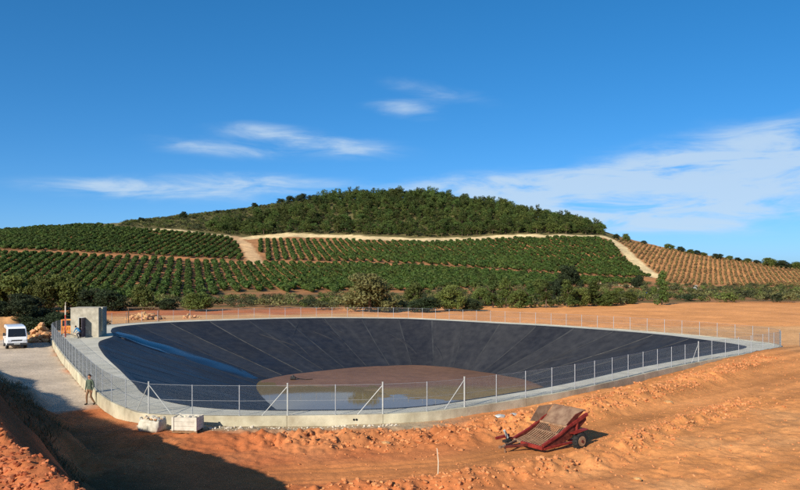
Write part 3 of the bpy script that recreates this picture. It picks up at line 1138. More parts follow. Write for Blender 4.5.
def crown_mesh(name, blobs, per, size, seed, low=None):
    g = np.random.default_rng(seed)
    VV, FF, o = [], [], 0
    for c, rad in blobs:
        n = max(8, int(per * rad[0] * rad[1]))
        P, N = blob_points(n, c, rad, g)
        if low is not None:
            P[:, 2] = np.maximum(P[:, 2], low + .15 * g.random(n))
        V, Fq = leaf_quads(P, N, size, .55, int(g.integers(1e6)))
        VV.append(V)
        FF.append(Fq + o)
        o += len(V)
    return np_mesh(name, np.concatenate(VV), np.concatenate(FF), False)


def branchy(h, r, nb, spread, seed, lean=0):
    g = random.Random(seed)
    mb = MB()
    top = Vector((lean, g.uniform(-.3, .3) * r * 5, h))
    mb.tube([(0, 0, -.35), (lean * .2, 0, h * .3), (lean * .6, 0, h * .65), top], [r * 1.25, r, r * .75, r * .35], 7)
    for k in range(nb):
        t = g.uniform(.45, .95)
        b = Vector((lean * t, 0, h * t))
        a = g.uniform(0, 6.28)
        e = b + Vector((math.cos(a) * spread, math.sin(a) * spread, g.uniform(.1, .5) * h * .5))
        mb.tube([b, (b + e) / 2 + Vector((0, 0, -.05 * h)), e], [r * .45, r * .3, r * .12], 5)
    return mb.mesh('trunk')


def ball_tree(seed, rx, rz, cz, nblob, blob, per, size):
    """rounded crown made of many leafy clumps"""
    g = np.random.default_rng(seed)
    bl = []
    for k in range(nblob):
        d = g.normal(0, 1, 3)
        d /= np.linalg.norm(d)
        if d[2] < -.5:
            d[2] *= -.4
        q = g.uniform(.35, .78)
        c = np.array([d[0] * rx * q, d[1] * rx * q, cz + d[2] * rz * q])
        s_ = blob * g.uniform(.7, 1.3)
        bl.append((c, (s_, s_, s_ * g.uniform(.65, .9))))
    return bl


def finish(me, m):
    me.materials.append(m)
    return me


# citrus: three crowns, each with its short trunk in the same small mesh
def citrus_mesh(seed):
    g = np.random.default_rng(seed)
    bl = ball_tree(seed, 1.35, 1.05, 1.45, 9, .72, 26, .42)
    VV, FF, o = [], [], 0
    for c, rad in bl:
        P, N = blob_points(16, c, rad, g)
        P[:, 2] = np.maximum(P[:, 2], .25)
        V, Fq = leaf_quads(P, N, .55, .55, int(g.integers(1e6)))
        VV.append(V); FF.append(Fq + o); o += len(V)
    # dense inside
    P, N = blob_points(60, (0, 0, 1.35), (1.15, 1.15, .95), g, .2)
    V, Fq = leaf_quads(P, N, .95, .25, 3)
    VV.append(V); FF.append(Fq + o); o += len(V)
    me = np_mesh('citrus_tree', np.concatenate(VV), np.concatenate(FF), False)
    return finish(me, M['citrus'])


CITRUS = [citrus_mesh(s_) for s_ in (1, 2, 3)]


def pine_meshes(seed, h):
    g = np.random.default_rng(seed)
    bl = []
    n = 15
    for k in range(n):
        t = (k + .5) / n
        z = h * (.22 + .72 * t)
        wr = h * .38 * (1 - .55 * t ** 2.2) * (.75 + .25 * math.sin(9 * t + seed))
        a = g.uniform(0, 6.28)
        q = g.uniform(.15, .75) * wr
        s_ = h * .135 * g.uniform(.75, 1.25)
        bl.append((np.array([math.cos(a) * q, math.sin(a) * q, z]), (s_, s_, s_ * .72)))
    cr = finish(crown_mesh('crown', bl, 26 / (h * .1) ** 2 * .75, h * .058, seed), M['pine'])
    tr = finish(branchy(h * .8, h * .022, 4, h * .16, seed, g.uniform(-.3, .3)), M['bark'])
    return cr, tr


def round_pine(seed, h):
    """broad umbrella-crowned pine"""
    g_ = np.random.default_rng(seed)
    bl_ = []
    for _ in range(17):
        a = g_.uniform(0, 6.28)
        q = h * .34 * math.sqrt(g_.random())
        z_ = h * (.38 + .42 * (1 - (q / (h * .36)) ** 2) * g_.uniform(.55, 1.0))
        s_ = h * .13 * g_.uniform(.75, 1.3)
        bl_.append((np.array([math.cos(a) * q, math.sin(a) * q, z_]), (s_, s_, s_ * .75)))
    for _ in range(5):
        a = g_.uniform(0, 6.28)
        bl_.append((np.array([math.cos(a) * h * .2, math.sin(a) * h * .2, h * .22]), (h * .12, h * .12, h * .1)))
    return finish(crown_mesh('crown', bl_, 30 / (h * .1) ** 2 * .75, h * .06, seed), M['pine']), finish(branchy(h * .55, h * .024, 5, h * .2, seed), M['bark'])


PINES = [pine_meshes(11, 8.0), round_pine(12, 7.5), pine_meshes(13, 7.2), round_pine(14, 8.2)]


def bush_mesh(name, seed, m, rx=1.0, rz=.7, n=10, size=.22):
    bl = ball_tree(seed, rx, rz, rz * .85, n, rx * .48, 60, size)
    return finish(crown_mesh(name, bl, 70, size, seed, low=.02), m)


BUSH = [bush_mesh('shrub', 31, M['scrub']), bush_mesh('shrub', 32, M['mid_leaf']), bush_mesh('shrub', 33, M['dark_leaf']), bush_mesh('shrub', 34, M['olive'])]


def vine_mesh(seed):
    g = np.random.default_rng(seed)
    P, N = blob_points(26, (0, 0, .62), (.52, .52, .5), g, .5)
    V, Fq = leaf_quads(P, N, .5, .6, seed)
    return finish(np_mesh('grape_vine', V, Fq, False), M['vine'])


VINES = [vine_mesh(s_) for s_ in (41, 42)]


def scatter(name, protos, P, S, A, var, label, cat):
    """one mass of alike plants: points carrying instances of the given meshes"""
    me = bpy.data.meshes.new(name)
    me.from_pydata([tuple(p) for p in P], [], [])
    for nm_, ty, dat in (('s', 'FLOAT', S), ('a', 'FLOAT', A), ('k', 'INT', var)):
        at = me.attributes.new(nm_, ty, 'POINT')
        at.data.foreach_set('value', np.asarray(dat, dtype=np.int32 if ty == 'INT' else np.float32))
    o = obj(name, me, None)
    ng = bpy.data.node_groups.new(name, 'GeometryNodeTree')
    ng.interface.new_socket('Geometry', in_out='INPUT', socket_type='NodeSocketGeometry')
    ng.interface.new_socket('Geometry', in_out='OUTPUT', socket_type='NodeSocketGeometry')
    N_, L_ = ng.nodes, ng.links
    gi, go, jn = N_.new('NodeGroupInput'), N_.new('NodeGroupOutput'), N_.new('GeometryNodeJoinGeometry')

    def na(nm_, ty):
        n = N_.new('GeometryNodeInputNamedAttribute')
        n.data_type = ty
        n.inputs[0].default_value = nm_
        return n.outputs[0]
    sa, aa, ka = na('s', 'FLOAT'), na('a', 'FLOAT'), na('k', 'INT')
    cx = N_.new('ShaderNodeCombineXYZ')
    L_.new(aa, cx.inputs[2])
    er = N_.new('FunctionNodeEulerToRotation')
    L_.new(cx.outputs[0], er.inputs[0])
    for k, pr in enumerate(protos):
        ob = N_.new('GeometryNodeObjectInfo')
        ob.transform_space = 'ORIGINAL'
        ob.inputs['Object'].default_value = pr
        cmpn = N_.new('FunctionNodeCompare')
        cmpn.data_type = 'INT'
        cmpn.operation = 'EQUAL'
        L_.new(ka, cmpn.inputs[2])
        cmpn.inputs[3].default_value = k
        ip = N_.new('GeometryNodeInstanceOnPoints')
        L_.new(gi.outputs[0], ip.inputs['Points'])
        L_.new(cmpn.outputs[0], ip.inputs['Selection'])
        L_.new(ob.outputs['Geometry'], ip.inputs['Instance'])
        L_.new(er.outputs[0], ip.inputs['Rotation'])
        L_.new(sa, ip.inputs['Scale'])
        L_.new(ip.outputs[0], jn.inputs[0])
    L_.new(jn.outputs[0], go.inputs[0])
    md = o.modifiers.new('scatter', 'NODES')
    md.node_group = ng
    tag(o, label, cat, kind='stuff')
    return o


def in_poly(px, py, poly):
    ins = np.zeros(np.shape(px), bool)
    for i in range(len(poly)):
        (x1, y1), (x2, y2) = poly[i], poly[(i + 1) % len(poly)]
        if y1 == y2:
            continue
        ins ^= ((y1 > py) != (y2 > py)) & (px < (x2 - x1) * (py - y1) / (y2 - y1) + x1)
    return ins


def row_grid(vp, drow, dtree, ext, jit=.25, seed=0):
    """planting grid whose rows run towards photo column vp; ext = (xmin, xmax, ymin, ymax) in metres"""
    th = theta(vp)
    d = np.array([math.sin(th), math.cos(th)])
    e = np.array([d[1], -d[0]])
    c = np.array([(ext[0] + ext[1]) / 2, (ext[2] + ext[3]) / 2])
    rad = math.hypot(ext[1] - ext[0], ext[3] - ext[2]) / 2
    a, b = np.meshgrid(np.arange(-rad, rad, dtree), np.arange(-rad, rad, drow), indexing='ij')
    P = c + a.reshape(-1, 1) * d + b.reshape(-1, 1) * e
    g = np.random.default_rng(seed)
    P = P + g.normal(0, jit, P.shape)
    k = (P[:, 0] > ext[0]) & (P[:, 0] < ext[1]) & (P[:, 1] > ext[2]) & (P[:, 1] < ext[3])
    return P[k]


ALLTR = [(T_LOW, 3.6), (T_TOPL, 4.5), (T_LINK, 5.0), (T_SAND, 8.5), (T_RIGHT, 4.6), (T_FOOT, 4)]


def off_trails(P, extra=0.0):
    k = np.ones(len(P), bool)
    for T, wd in ALLTR:
        k &= seg_dist(P[:, 0], P[:, 1], T)[0] > wd + extra
    return k


# ---- trees standing one by one between the reservoir and the orchards: column, foot row, height, width (photo px), kind
MID = [
    # x, base y, height px, width px, mesh kind, label
    (10, 311, 43, 44, 'mid', 'bushy light green tree behind the dirt bank by the white van'),
    (37, 311, 40, 34, 'mid', 'round green tree behind the rock pile next to the van'),
    (66, 310, 42, 36, 'mid', 'rounded green tree rising right behind the concrete hut'),
    (92, 310, 26, 26, 'dark', 'dark green tree just right of the concrete hut roof'),
    (110, 311, 25, 34, 'dark', 'wide dark tree between the hut and the heap of orange rubble'),
    (143, 310, 30, 22, 'mid', 'slim green tree behind the heap of orange rubble'),
    (196, 311, 22, 32, 'mid', 'low rounded green tree in front of the orchard rows'),
    (168, 310, 14, 20, 'dark', 'low dark bush tree beside the heap of orange rubble'),
    (370, 312, 45, 50, 'olive', 'largest round olive green tree behind the far reservoir rim'),
    (388, 312, 16, 26, 'olive', 'small grey green tree at the foot of the largest round tree'),
    (414, 303, 24, 20, 'mid', 'small green tree beside the largest round tree'),
    (424, 312, 17, 34, 'dark', 'low dark spreading tree right of the largest round tree'),
    (452, 311, 31, 28, 'mid', 'upright leafy green tree at the edge of the orange field'),
    (472, 311, 15, 22, 'dark', 'low dark tree at the edge of the orange field'),
    (493, 308, 35, 28, 'pine', None), (506, 306, 30, 24, 'pine', None), (518, 308, 22, 22, 'mid', None), (530, 308, 26, 24, 'pine', None),
    (546, 308, 28, 24, 'pine', None), (567, 307, 28, 28, 'pine', None), (569, 289, 27, 26, 'dark', 'dark green tree on the lower orchard track'),
    (581, 306, 22, 22, 'mid', None), (594, 306, 27, 32, 'pine', None), (608, 306, 18, 22, 'mid', None),
    (627, 304, 15, 20, 'mid', None), (638, 288, 15, 13, 'dark', None), (662, 305, 35, 25, 'pine', 'tall dark pine standing alone at the foot of the sandy path'),
    (480, 306, 22, 20, 'mid', None), (540, 297, 22, 20, 'mid', None), (556, 300, 22, 20, 'dark', None), (-15, 311, 36, 36, 'dark', None), (618, 296, 10, 14, 'mid', None)]
BOX = []
_tcache = {}


def std_tree(kind, var):
    """a 10 m reference tree of each kind, crown and trunk"""
    if (kind, var) in _tcache:
        return _tcache[(kind, var)]
    if kind == 'pine':
        g = np.random.default_rng(200 + var)
        bl = []
        for k in range(26):
            t = (k + .5) / 26
            z = 10 * (.10 + .84 * t)
            wr = 4.3 * (1 - .75 * t ** 1.6) * (.7 + .3 * math.sin(11 * t + var))
            a = g.uniform(0, 6.28)
            q = g.uniform(.2, .85) * wr
            s_ = 1.15 * g.uniform(.7, 1.25)
            bl.append((np.array([math.cos(a) * q, math.sin(a) * q, z]), (s_, s_, s_ * .7)))
        cr = finish(crown_mesh('crown', bl, 90, .40, 200 + var), M['pine'])
    else:
        bl = ball_tree(300 + var, 4.5, 4.4, 5.3, 30, 1.4, 1, 1)
        g = np.random.default_rng(77 + var)
        for _ in range(30):
            a = g.uniform(0, 6.28)
            z_ = g.uniform(.9, 4.6)
            q = g.uniform(1.6, 3.4 + .12 * z_)
            r_ = g.uniform(.9, 1.45)
            bl.append((np.array([math.cos(a) * q, math.sin(a) * q, z_]), (r_, r_, r_ * .85)))
        cr = finish(crown_mesh('crown', bl, 70, .40, 300 + var), M[{'mid': 'mid_leaf', 'dark': 'dark_leaf', 'olive': 'olive'}[kind]])
    tr = finish(branchy(7.0, .26, 6, 2.2, 400 + var, .3), M['bark'])
    _tcache[(kind, var)] = (cr, tr)
    return cr, tr


def tree_at(p, h, wd, kind, var, label, group=None, name=None):
    cr, tr = std_tree(kind, var)
    nm_ = name or {'pine': 'pine_tree', 'mid': 'leafy_tree', 'dark': 'evergreen_tree', 'olive': 'olive_tree'}[kind]
    e = empty(nm_, p, random.uniform(0, 6.28))
    e.scale = (wd / 9.4, wd / 9.4, h / 10.0)
    obj('crown', cr, None, e)
    obj('trunk', tr, None, e)
    tag(e, label, 'tree', group)
    return e


for i, (x, by, hp, wp_, kd, lb) in enumerate(MID):
    p = hit(x, by)
    s_ = p.y / F
    if lb is None:
        if x < 0:
            lb, gp = 'dark evergreen tree at the field margin outside the van parking', None
        else:
            lb = {'pine': 'bushy green pine in the tree belt along the orange field', 'mid': 'leafy green tree in the tree belt along the orange field',
                  'dark': 'small dark evergreen in the tree belt above the orange field'}[kd]
            gp = 'trees in the belt along the orange field'
    else:
        gp = None
    tree_at(p - Vector((0, 0, .1)), hp * s_, wp_ * s_ * 1.12, kd, i % 3, lb, gp)
    BOX.append((x - wp_ / 2, x + wp_ / 2, by - hp, by))

for i, (x, y, h_, w_) in enumerate(((-54.5, 101, 3.0, 5), (-51.5, 98.5, 2.9, 4.6), (-48.6, 99.5, 3.2, 5), (-45.8, 97.5, 2.9, 4.4), (-43.2, 99, 3.2, 4.8), (-41.0, 104, 3.0, 4.4), (-47, 103, 3.6, 5), (-43.8, 105, 3.4, 5), (-51, 106, 3.6, 5.5))):
    tree_at(Vector((x, y, zt(x, y) - .5)), h_, w_, 'dark', i % 3, 'dense dark bush in the thicket behind the white van', 'dark thicket behind the van', name='thicket_bush')

# skyline trees along the vineyard ridge and the scrub shoulder
SKY_T = [(601, 234, 9, 8), (616, 239, 8, 8), (626, 241, 11, 9), (644, 244, 6, 7), (669, 249.5, 9, 12), (681, 251.5, 8, 9), (690, 253.5, 7, 9), (697, 254.5, 7, 9), (704, 256, 6, 8), (717, 258.5, 8, 12), (729, 260, 7, 9), (738, 261, 6, 8),
         (747, 262.5, 7, 10), (757, 263.5, 6, 9), (770, 266.5, 13, 16), (783, 268, 12, 16), (795, 269, 11, 15), (806, 269, 11, 14)]
for i, (x, y, hp, wp_) in enumerate(SKY_T):
    p = hit(x, y)
    if p.y > 950:
        p = hit(x, y + 2)
    s_ = p.y / F
    tree_at(p - Vector((0, 0, .6)), hp * s_ * .85, wp_ * s_ * 1.05, 'dark' if i % 2 else 'mid', i % 3, 'rounded dark tree on the skyline above the autumn vineyard', 'trees along the vineyard ridge')
SKY_L = [(141, 223, 7, 8), (150, 222.5, 4, 6), (183, 219, 9, 9), (217, 212.5, 5, 8), (228, 211.5, 5, 7), (255, 208.5, 7, 8), (281, 205, 8, 10), (291, 204, 10, 13), (301, 203, 11, 14), (312, 202, 9, 11), (242, 210, 5, 7)]
for i, (x, y, hp, wp_) in enumerate(SKY_L):
    p = hit(x, y)
    if p.y > 950:
        p = hit(x, y + 2)
    s_ = p.y / F
    tree_at(p - Vector((0, 0, .3)), hp * s_, wp_ * s_, 'dark', i % 3, 'lone dark tree on the scrubby shoulder of the hill', 'trees scattered on the hill shoulder')

# ---- orchards
low_poly = [(-60, 250), (0, 253.3), (130, 258.5), (243, 265), (300, 265), (360, 265.5), (430, 268.5), (500, 273), (560, 277.5), (640, 282), (640, 284), (560, 286), (430, 290), (340, 293), (250, 296), (200, 299), (0, 302), (-60, 302)]
left_poly = [(-60, 225), (0, 226), (108, 226), (130, 229.8), (160, 231.5), (200, 234.8), (233, 239), (243, 249), (247, 261), (200, 258), (130, 254.5), (60, 251.5), (0, 249), (-60, 246)]
right_poly = [(254, 241), (300, 241), (350, 241.5), (400, 243), (440, 243), (480, 241), (520, 239), (560, 238.5), (597, 239), (612, 243), (625, 254), (638, 266), (651, 277.5), (620, 277), (560, 273.5), (500, 269.3), (430, 264.8), (360, 261.8), (300, 261), (262, 261)]
ORCH = [('lower', low_poly, 188, (-260, 150, 215, 420), 3.9, 2.7, 'rows of the lower orchard below the dirt track'),
        ('left', left_poly, 330, (-330, -60, 330, 620), 4.1, 2.9, 'rows of the upper left orchard'),
        ('right', right_poly, 262, (-130, 200, 320, 600), 4.2, 2.8, 'rows of the upper right orchard')]
pool = []
for oi_, (nm_, poly, vp, ext, dr_, dt_, _) in enumerate(ORCH):
    P = row_grid(vp, dr_, dt_, ext, .20, 500 + oi_)
    Z = terrain(P[:, 0], P[:, 1], False)
    px, py = to_px(P[:, 0], P[:, 1], Z)
    k = in_poly(px, py, poly) & off_trails(P, .4)
    k &= RNG.random(len(P)) > .06
    if nm_ == 'lower':
        k &= ~((px > 215) & (px < 350) & (py > 292 + 2 * np.sin(px * .25)))
    for x, y, z, a, b in zip(P[k, 0], P[k, 1], Z[k], px[k], py[k]):
        hid = any(x0 < a < x1 and y0 < b < y1 for x0, x1, y0, y1 in BOX)
        pool.append((y + (400 if hid or a < 0 or a > 800 else 0), x, y, z, oi_))
pool.sort()
g = np.random.default_rng(5)
OL = ['round dark green citrus tree in the lower orchard rows nearest the reservoir', 'round dark green citrus tree in the upper left orchard rows', 'round green citrus tree in the upper right orchard rows']
solo = []
for q in pool[:296]:
    o = obj('citrus_tree', CITRUS[int(g.integers(3))], None)
    o.location = (q[1], q[2], q[3] - .08)
    o.rotation_euler = (0, 0, g.uniform(0, 6.28))
    s_ = g.uniform(.66, 1.05)
    o.scale = (s_ * 1.1, s_ * 1.1, s_ * g.uniform(.95, 1.15))
    tag(o, OL[q[4]], 'citrus tree', 'citrus trees in the orchard rows')
    solo.append(o)
cit_p = []
for me in CITRUS:
    cit_p.append(next(o for o in solo if o.data is me))
rest = pool[296:]
for oi_, lab in enumerate(('mass of citrus trees in rows filling the rest of the lower orchard', 'mass of citrus trees in rows covering the upper left orchard', 'mass of citrus trees in rows covering the upper right orchard')):
    rr_ = [q for q in rest if q[4] == oi_]
    scatter('orchard', cit_p, [(q[1], q[2], q[3] - .08) for q in rr_], g.uniform(.70, 1.08, len(rr_)), g.uniform(0, 6.28, len(rr_)), g.integers(0, 3, len(rr_)), lab, 'orchard')

# ---- pines on the hill
th_ = np.array
ext = (-260, 210, 500, 690)
P = np.stack(np.meshgrid(np.arange(ext[0], ext[1], 4.6), np.arange(ext[2], ext[3], 4.6)), -1).reshape(-1, 2)
P = P + RNG.uniform(-2.1, 2.1, P.shape)
Z = terrain(P[:, 0], P[:, 1], False)
px, py = to_px(P[:, 0], P[:, 1], Z)
pine_poly = [(255, 236.5), (300, 235), (350, 236), (400, 238), (440, 238), (480, 236), (520, 234), (560, 233.5), (603, 234.5), (600, 226), (560, 214), (500, 202), (430, 190), (360, 188), (330, 190), (318, 200), (300, 208), (280, 212), (255, 217), (225, 223), (205, 228), (215, 232), (235, 235)]
r_ridge = np.interp(np.arctan2(P[:, 0], P[:, 1]), _TH, _LR[5])
rp = np.hypot(P[:, 0], P[:, 1])
kp = in_poly(px, py, pine_poly) & off_trails(P, 1.0) & (rp < r_ridge + 14)
dens_ = fbm(P[:, 0] / 30, P[:, 1] / 30, 131, 3)
kp &= (RNG.random(len(P)) < np.where(px < 330, .66, .97))
pp_ = sorted(zip(rp[kp], P[kp, 0], P[kp, 1], Z[kp]))
pine_solo = []
for q in pp_[:296]:
    e = empty('pine_tree', (q[1], q[2], q[3] - .3), g.uniform(0, 6.28))
    s_ = g.uniform(.62, 1.25)
    e.scale = (s_ * 1.22, s_ * 1.22, s_ * .95)
    cr, tr = PINES[int(g.integers(4))]
    c_ = obj('crown', cr, None, e)
    obj('trunk', tr, None, e)
    tag(e, 'green pine in the wood on the hill above the sandy track', 'tree', 'pines of the hilltop wood')
    pine_solo.append(c_)
rest = pp_[296:]
pin_p = [next(o for o in pine_solo if o.data is cr) for cr, _ in PINES]
scatter('pine_wood', pin_p, [(q[1], q[2], q[3] - .3) for q in rest], g.uniform(.6, 1.3, len(rest)), g.uniform(0, 6.28, len(rest)), g.integers(0, 4, len(rest)), 'dense green pine wood covering the hilltop', 'wood')

# ---- shrubs: single ones along the field edge, a mass on the hill shoulder
shr = []
SHL = ['grey green shrub', 'green shrub', 'dark green shrub', 'olive coloured shrub']
for i in range(150):
    x = RNG.uniform(118, 640) if i < 95 else RNG.uniform(640, 812)
    y = RNG.uniform(304, 310.5) if x < 640 else RNG.uniform(292, 303)
    if 480 < x < 640:
        y = RNG.uniform(300, 306)
    p = hit(x, y)
    if p.y < 120:
        continue
    k = int(RNG.integers(4))
    o = obj('shrub', BUSH[k], None)
    o.location = p - Vector((0, 0, .05))
    o.rotation_euler = (0, 0, RNG.uniform(0, 6.28))
    s_ = RNG.uniform(.7, 1.7) * (1.25 if x > 640 else 1)
    o.scale = (s_ * 1.5, s_ * 1.3, s_)
    tag(o, SHL[k] + (' on the rough ground between the field and the vineyard' if x > 640 else ' along the margin between the reservoir and the orchard'), 'shrub', 'shrubs along the field margin')
    shr.append(o)
bus_p = [next(o for o in shr if o.data is b) for b in BUSH]
ext = (-250, 60, 480, 680)
P = np.stack([RNG.uniform(ext[0], ext[1], 8500), RNG.uniform(ext[2], ext[3], 8500)], 1)
Z = terrain(P[:, 0], P[:, 1], False)
px, py = to_px(P[:, 0], P[:, 1], Z)
sh_poly = [(118, 226), (160, 228), (200, 231), (235, 235), (262, 235.5), (330, 236), (330, 196), (290, 200), (220, 208), (170, 216), (130, 221)]
k = in_poly(px, py, sh_poly) & off_trails(P, .8)
P, Z = P[k], Z[k]
scatter('scrub', bus_p, np.stack([P[:, 0], P[:, 1], Z], 1), RNG.uniform(.7, 2.0, len(P)), RNG.uniform(0, 6.28, len(P)), RNG.choice([0, 1, 2, 3], len(P), p=[.4, .25, .1, .25]), 'low scrub covering the shoulder of the hill', 'scrub')
P = np.stack([RNG.uniform(-150, 220, 6500), RNG.uniform(150, 400, 6500)], 1)
Z = terrain(P[:, 0], P[:, 1], False)
px, py = to_px(P[:, 0], P[:, 1], Z)
k = ((in_poly(px, py, [(420, 308), (470, 308), (600, 304), (640, 303), (640, 284), (560, 287), (430, 291)]) | in_poly(px, py, [(640, 302), (812, 301), (812, 287), (700, 286), (655, 284), (640, 284)])) & (RNG.random(len(P)) < .8)) | (in_poly(px, py, [(-20, 310), (440, 310), (440, 294), (350, 296), (200, 300), (-20, 303)]) & (RNG.random(len(P)) < .9) & (fbm(P[:, 0] / 14, P[:, 1] / 14, 211, 2) > -.22))
k &= off_trails(P, .2)
P, Z = P[k], Z[k]
scatter('undergrowth', bus_p, np.stack([P[:, 0], P[:, 1], Z], 1), RNG.uniform(.6, 1.5, len(P)), RNG.uniform(0, 6.28, len(P)), RNG.choice([0, 1, 2, 3], len(P), p=[.4, .2, .15, .25]), 'rough undergrowth between the field, the tree belt and the orchards', 'undergrowth')

# ---- vineyard
vin_poly = [(606, 238.5), (625, 240.5), (650, 246), (700, 256), (760, 264.5), (860, 268), (860, 289), (800, 287.5), (740, 286), (700, 285), (668, 282), (655, 275), (642, 264), (630, 253), (618, 241)]
P = row_grid(712, 2.7, 1.9, (90, 420, 360, 590), .24, 77)
Z = terrain(P[:, 0], P[:, 1], False)
px, py = to_px(P[:, 0], P[:, 1], Z)
k = in_poly(px, py, vin_poly) & off_trails(P, -.3) & (RNG.random(len(P)) > .12 + .25 * (fbm(P[:, 0] / 25, P[:, 1] / 25, 171, 2) > .3))
P2 = row_grid(760, 3.3, 1.7, (130, 320, 225, 330), .15, 78)
Z2 = terrain(P2[:, 0], P2[:, 1], False)
px2, py2 = to_px(P2[:, 0], P2[:, 1], Z2)
k2 = in_poly(px2, py2, [(730, 293), (812, 293), (812, 299), (730, 300)]) & off_trails(P2, .3)
V_ = [(y, x, y, z, 0) for x, y, z in zip(P[k, 0], P[k, 1], Z[k])] + [(y, x, y, z, 1) for x, y, z in zip(P2[k2, 0], P2[k2, 1], Z2[k2])]
V_.sort()
vsolo = []
for q in V_[:290]:
    o = obj('grape_vine', VINES[int(g.integers(2))], None)
    o.location = q[1:4]
    o.rotation_euler = (0, 0, g.uniform(0, 6.28))
    o.scale = [g.uniform(.85, 1.25)] * 3
    tag(o, 'low orange brown vine in the ' + ('small plot beside the rough ground' if q[4] else 'bottom rows of the hillside vineyard'), 'vine', 'vines in rows')
    vsolo.append(o)
vin_p = [next(o for o in vsolo if o.data is b) for b in VINES]
rest = V_[290:]
scatter('vineyard', vin_p, [q[1:4] for q in rest], g.uniform(.85, 1.3, len(rest)), g.uniform(0, 6.28, len(rest)), g.integers(0, 2, len(rest)), 'autumn vineyard in rows climbing the right hillside', 'vineyard')


# ------------------------------------------------------------------ loose clods and rubble on the earth
def rock_np(seed, rough=.28):
    me = bpy.data.meshes.new('rock')
    bm = bmesh.new()
    bmesh.ops.create_icosphere(bm, subdivisions=1, radius=1)
    g_ = random.Random(seed)
    for v in bm.verts:
        v.co *= 1 + g_.uniform(-rough, rough)
        v.co.z *= .78
    bmesh.ops.triangulate(bm, faces=bm.faces)
    V = np.array([v.co[:] for v in bm.verts])
    Fc = np.array([[v.index for v in f.verts] for f in bm.faces])
    bm.free()
    bpy.data.meshes.remove(me)
    return V, Fc


ROCKS = [rock_np(k) for k in range(6)]


def rock_field(name, P, S, m, label, cat):
    VV, FF, o = [], [], 0
    g_ = np.random.default_rng(len(P))
    for p, s_ in zip(P, S):
        V, Fc = ROCKS[int(g_.integers(6))]
        q = Matrix.Rotation(g_.uniform(0, 6.28), 3, 'Z') @ Matrix.Rotation(g_.uniform(-.8, .8), 3, 'X')
        sc_ = s_ * g_.uniform(.7, 1.3, 3)
        VV.append((V * sc_) @ np.array(q).T + p)
        FF.append(Fc + o)
        o += len(V)
    ob_ = obj(name, np_mesh(name, np.concatenate(VV), np.concatenate(FF), False), m)
    tag(ob_, label, cat, kind='stuff')
    return ob_


g = np.random.default_rng(91)


def along(P, n, wd, smin, smax, power=2.2):
    P = np.array([p[:2] for p in P])
    seg = np.hypot(*np.diff(P, axis=0).T)
    cum = np.concatenate([[0], np.cumsum(seg)])
    t = g.random(n) * cum[-1]
    x, y = np.interp(t, cum, P[:, 0]), np.interp(t, cum, P[:, 1])
    x, y = x + g.normal(0, wd, n), y + g.normal(0, wd, n)
    s_ = smin + (smax - smin) * g.random(n) ** power
    return x, y, s_


CL = [along(BERM_A, 9000, 1.0, .010, .12, 5.0), along(BERM_B, 5500, .8, .010, .11, 5.0)]
nn_ = 12000
CL.append((g.uniform(-14, 36, nn_), g.uniform(27, 66, nn_), .012 + .06 * g.random(nn_) ** 5))
X, Y, S = (np.concatenate([c[i] for c in CL]) for i in range(3))
ind = inside_dist(X, Y)
dr_, _, _ = seg_dist(X, Y, ROAD)
k = (ind < -.15) & (g.random(len(X)) < np.where(Y < 37.5, sstep(-7, 1.5, X), 1) + .12) & (ind < np.where((X < 2) & (S > .03), -1.6, -.15)) & ((dr_ > 1.5) | (S < .05))
k &= ~((X > 3.2) & (X < 9.6) & (Y > 31.2) & (Y < 36.5) & (S > .05))
X, Y, S = X[k], Y[k], S[k]
Z = terrain(X, Y) + S * .1
rock_field('loose_clods', np.stack([X, Y, Z], 1), S, M['clod'], 'loose orange clods strewn over the bare earth and its ridges', 'clods')

# coarse red rubble heaped on the near crest, catching the sun
n_ = 15000
t = g.random(n_)
crest = np.array([p[:2] for p in RIDGE[2:6]])
cum = np.concatenate([[0], np.cumsum(np.hypot(*np.diff(crest, axis=0).T))])
u_ = t * cum[-1]
X, Y = np.interp(u_, cum, crest[:, 0]), np.interp(u_, cum, crest[:, 1])
off = -.35 - 2.6 * g.random(n_) ** 1.2 + .5 * (g.random(n_) < .2)
X, Y = X + off * .82, Y + off * .57
S = .010 + .042 * g.random(n_) ** 3.0
k = np.hypot(X, Y) > 5.5
X, Y, S = X[k], Y[k], S[k]
Z = terrain(X, Y) + S * .3
rock_field('rubble', np.stack([X, Y, Z], 1), S, M['clod_red'], 'sunlit red stony rubble heaped on the crest of the near bank', 'rubble')

# grit and broken concrete at the foot of the near wall
n_ = 330
P0 = OUT[np.argsort(np.abs(np.hypot(OUT[:, 0], OUT[:, 1] - 20)))[:1]]
X, Y = g.uniform(-13, 0, n_), np.zeros(n_)
Y = np.interp(X, RP[1:6, 0], RP[1:6, 1]) - .35 - np.abs(g.normal(0, .45, n_))
S = .02 + .07 * g.random(n_) ** 3
rock_field('wall_grit', np.stack([X, Y, terrain(X, Y) + S * .3], 1), S, M['pale_rock'], 'pale stones and grit scattered along the foot of the near wall', 'stones')

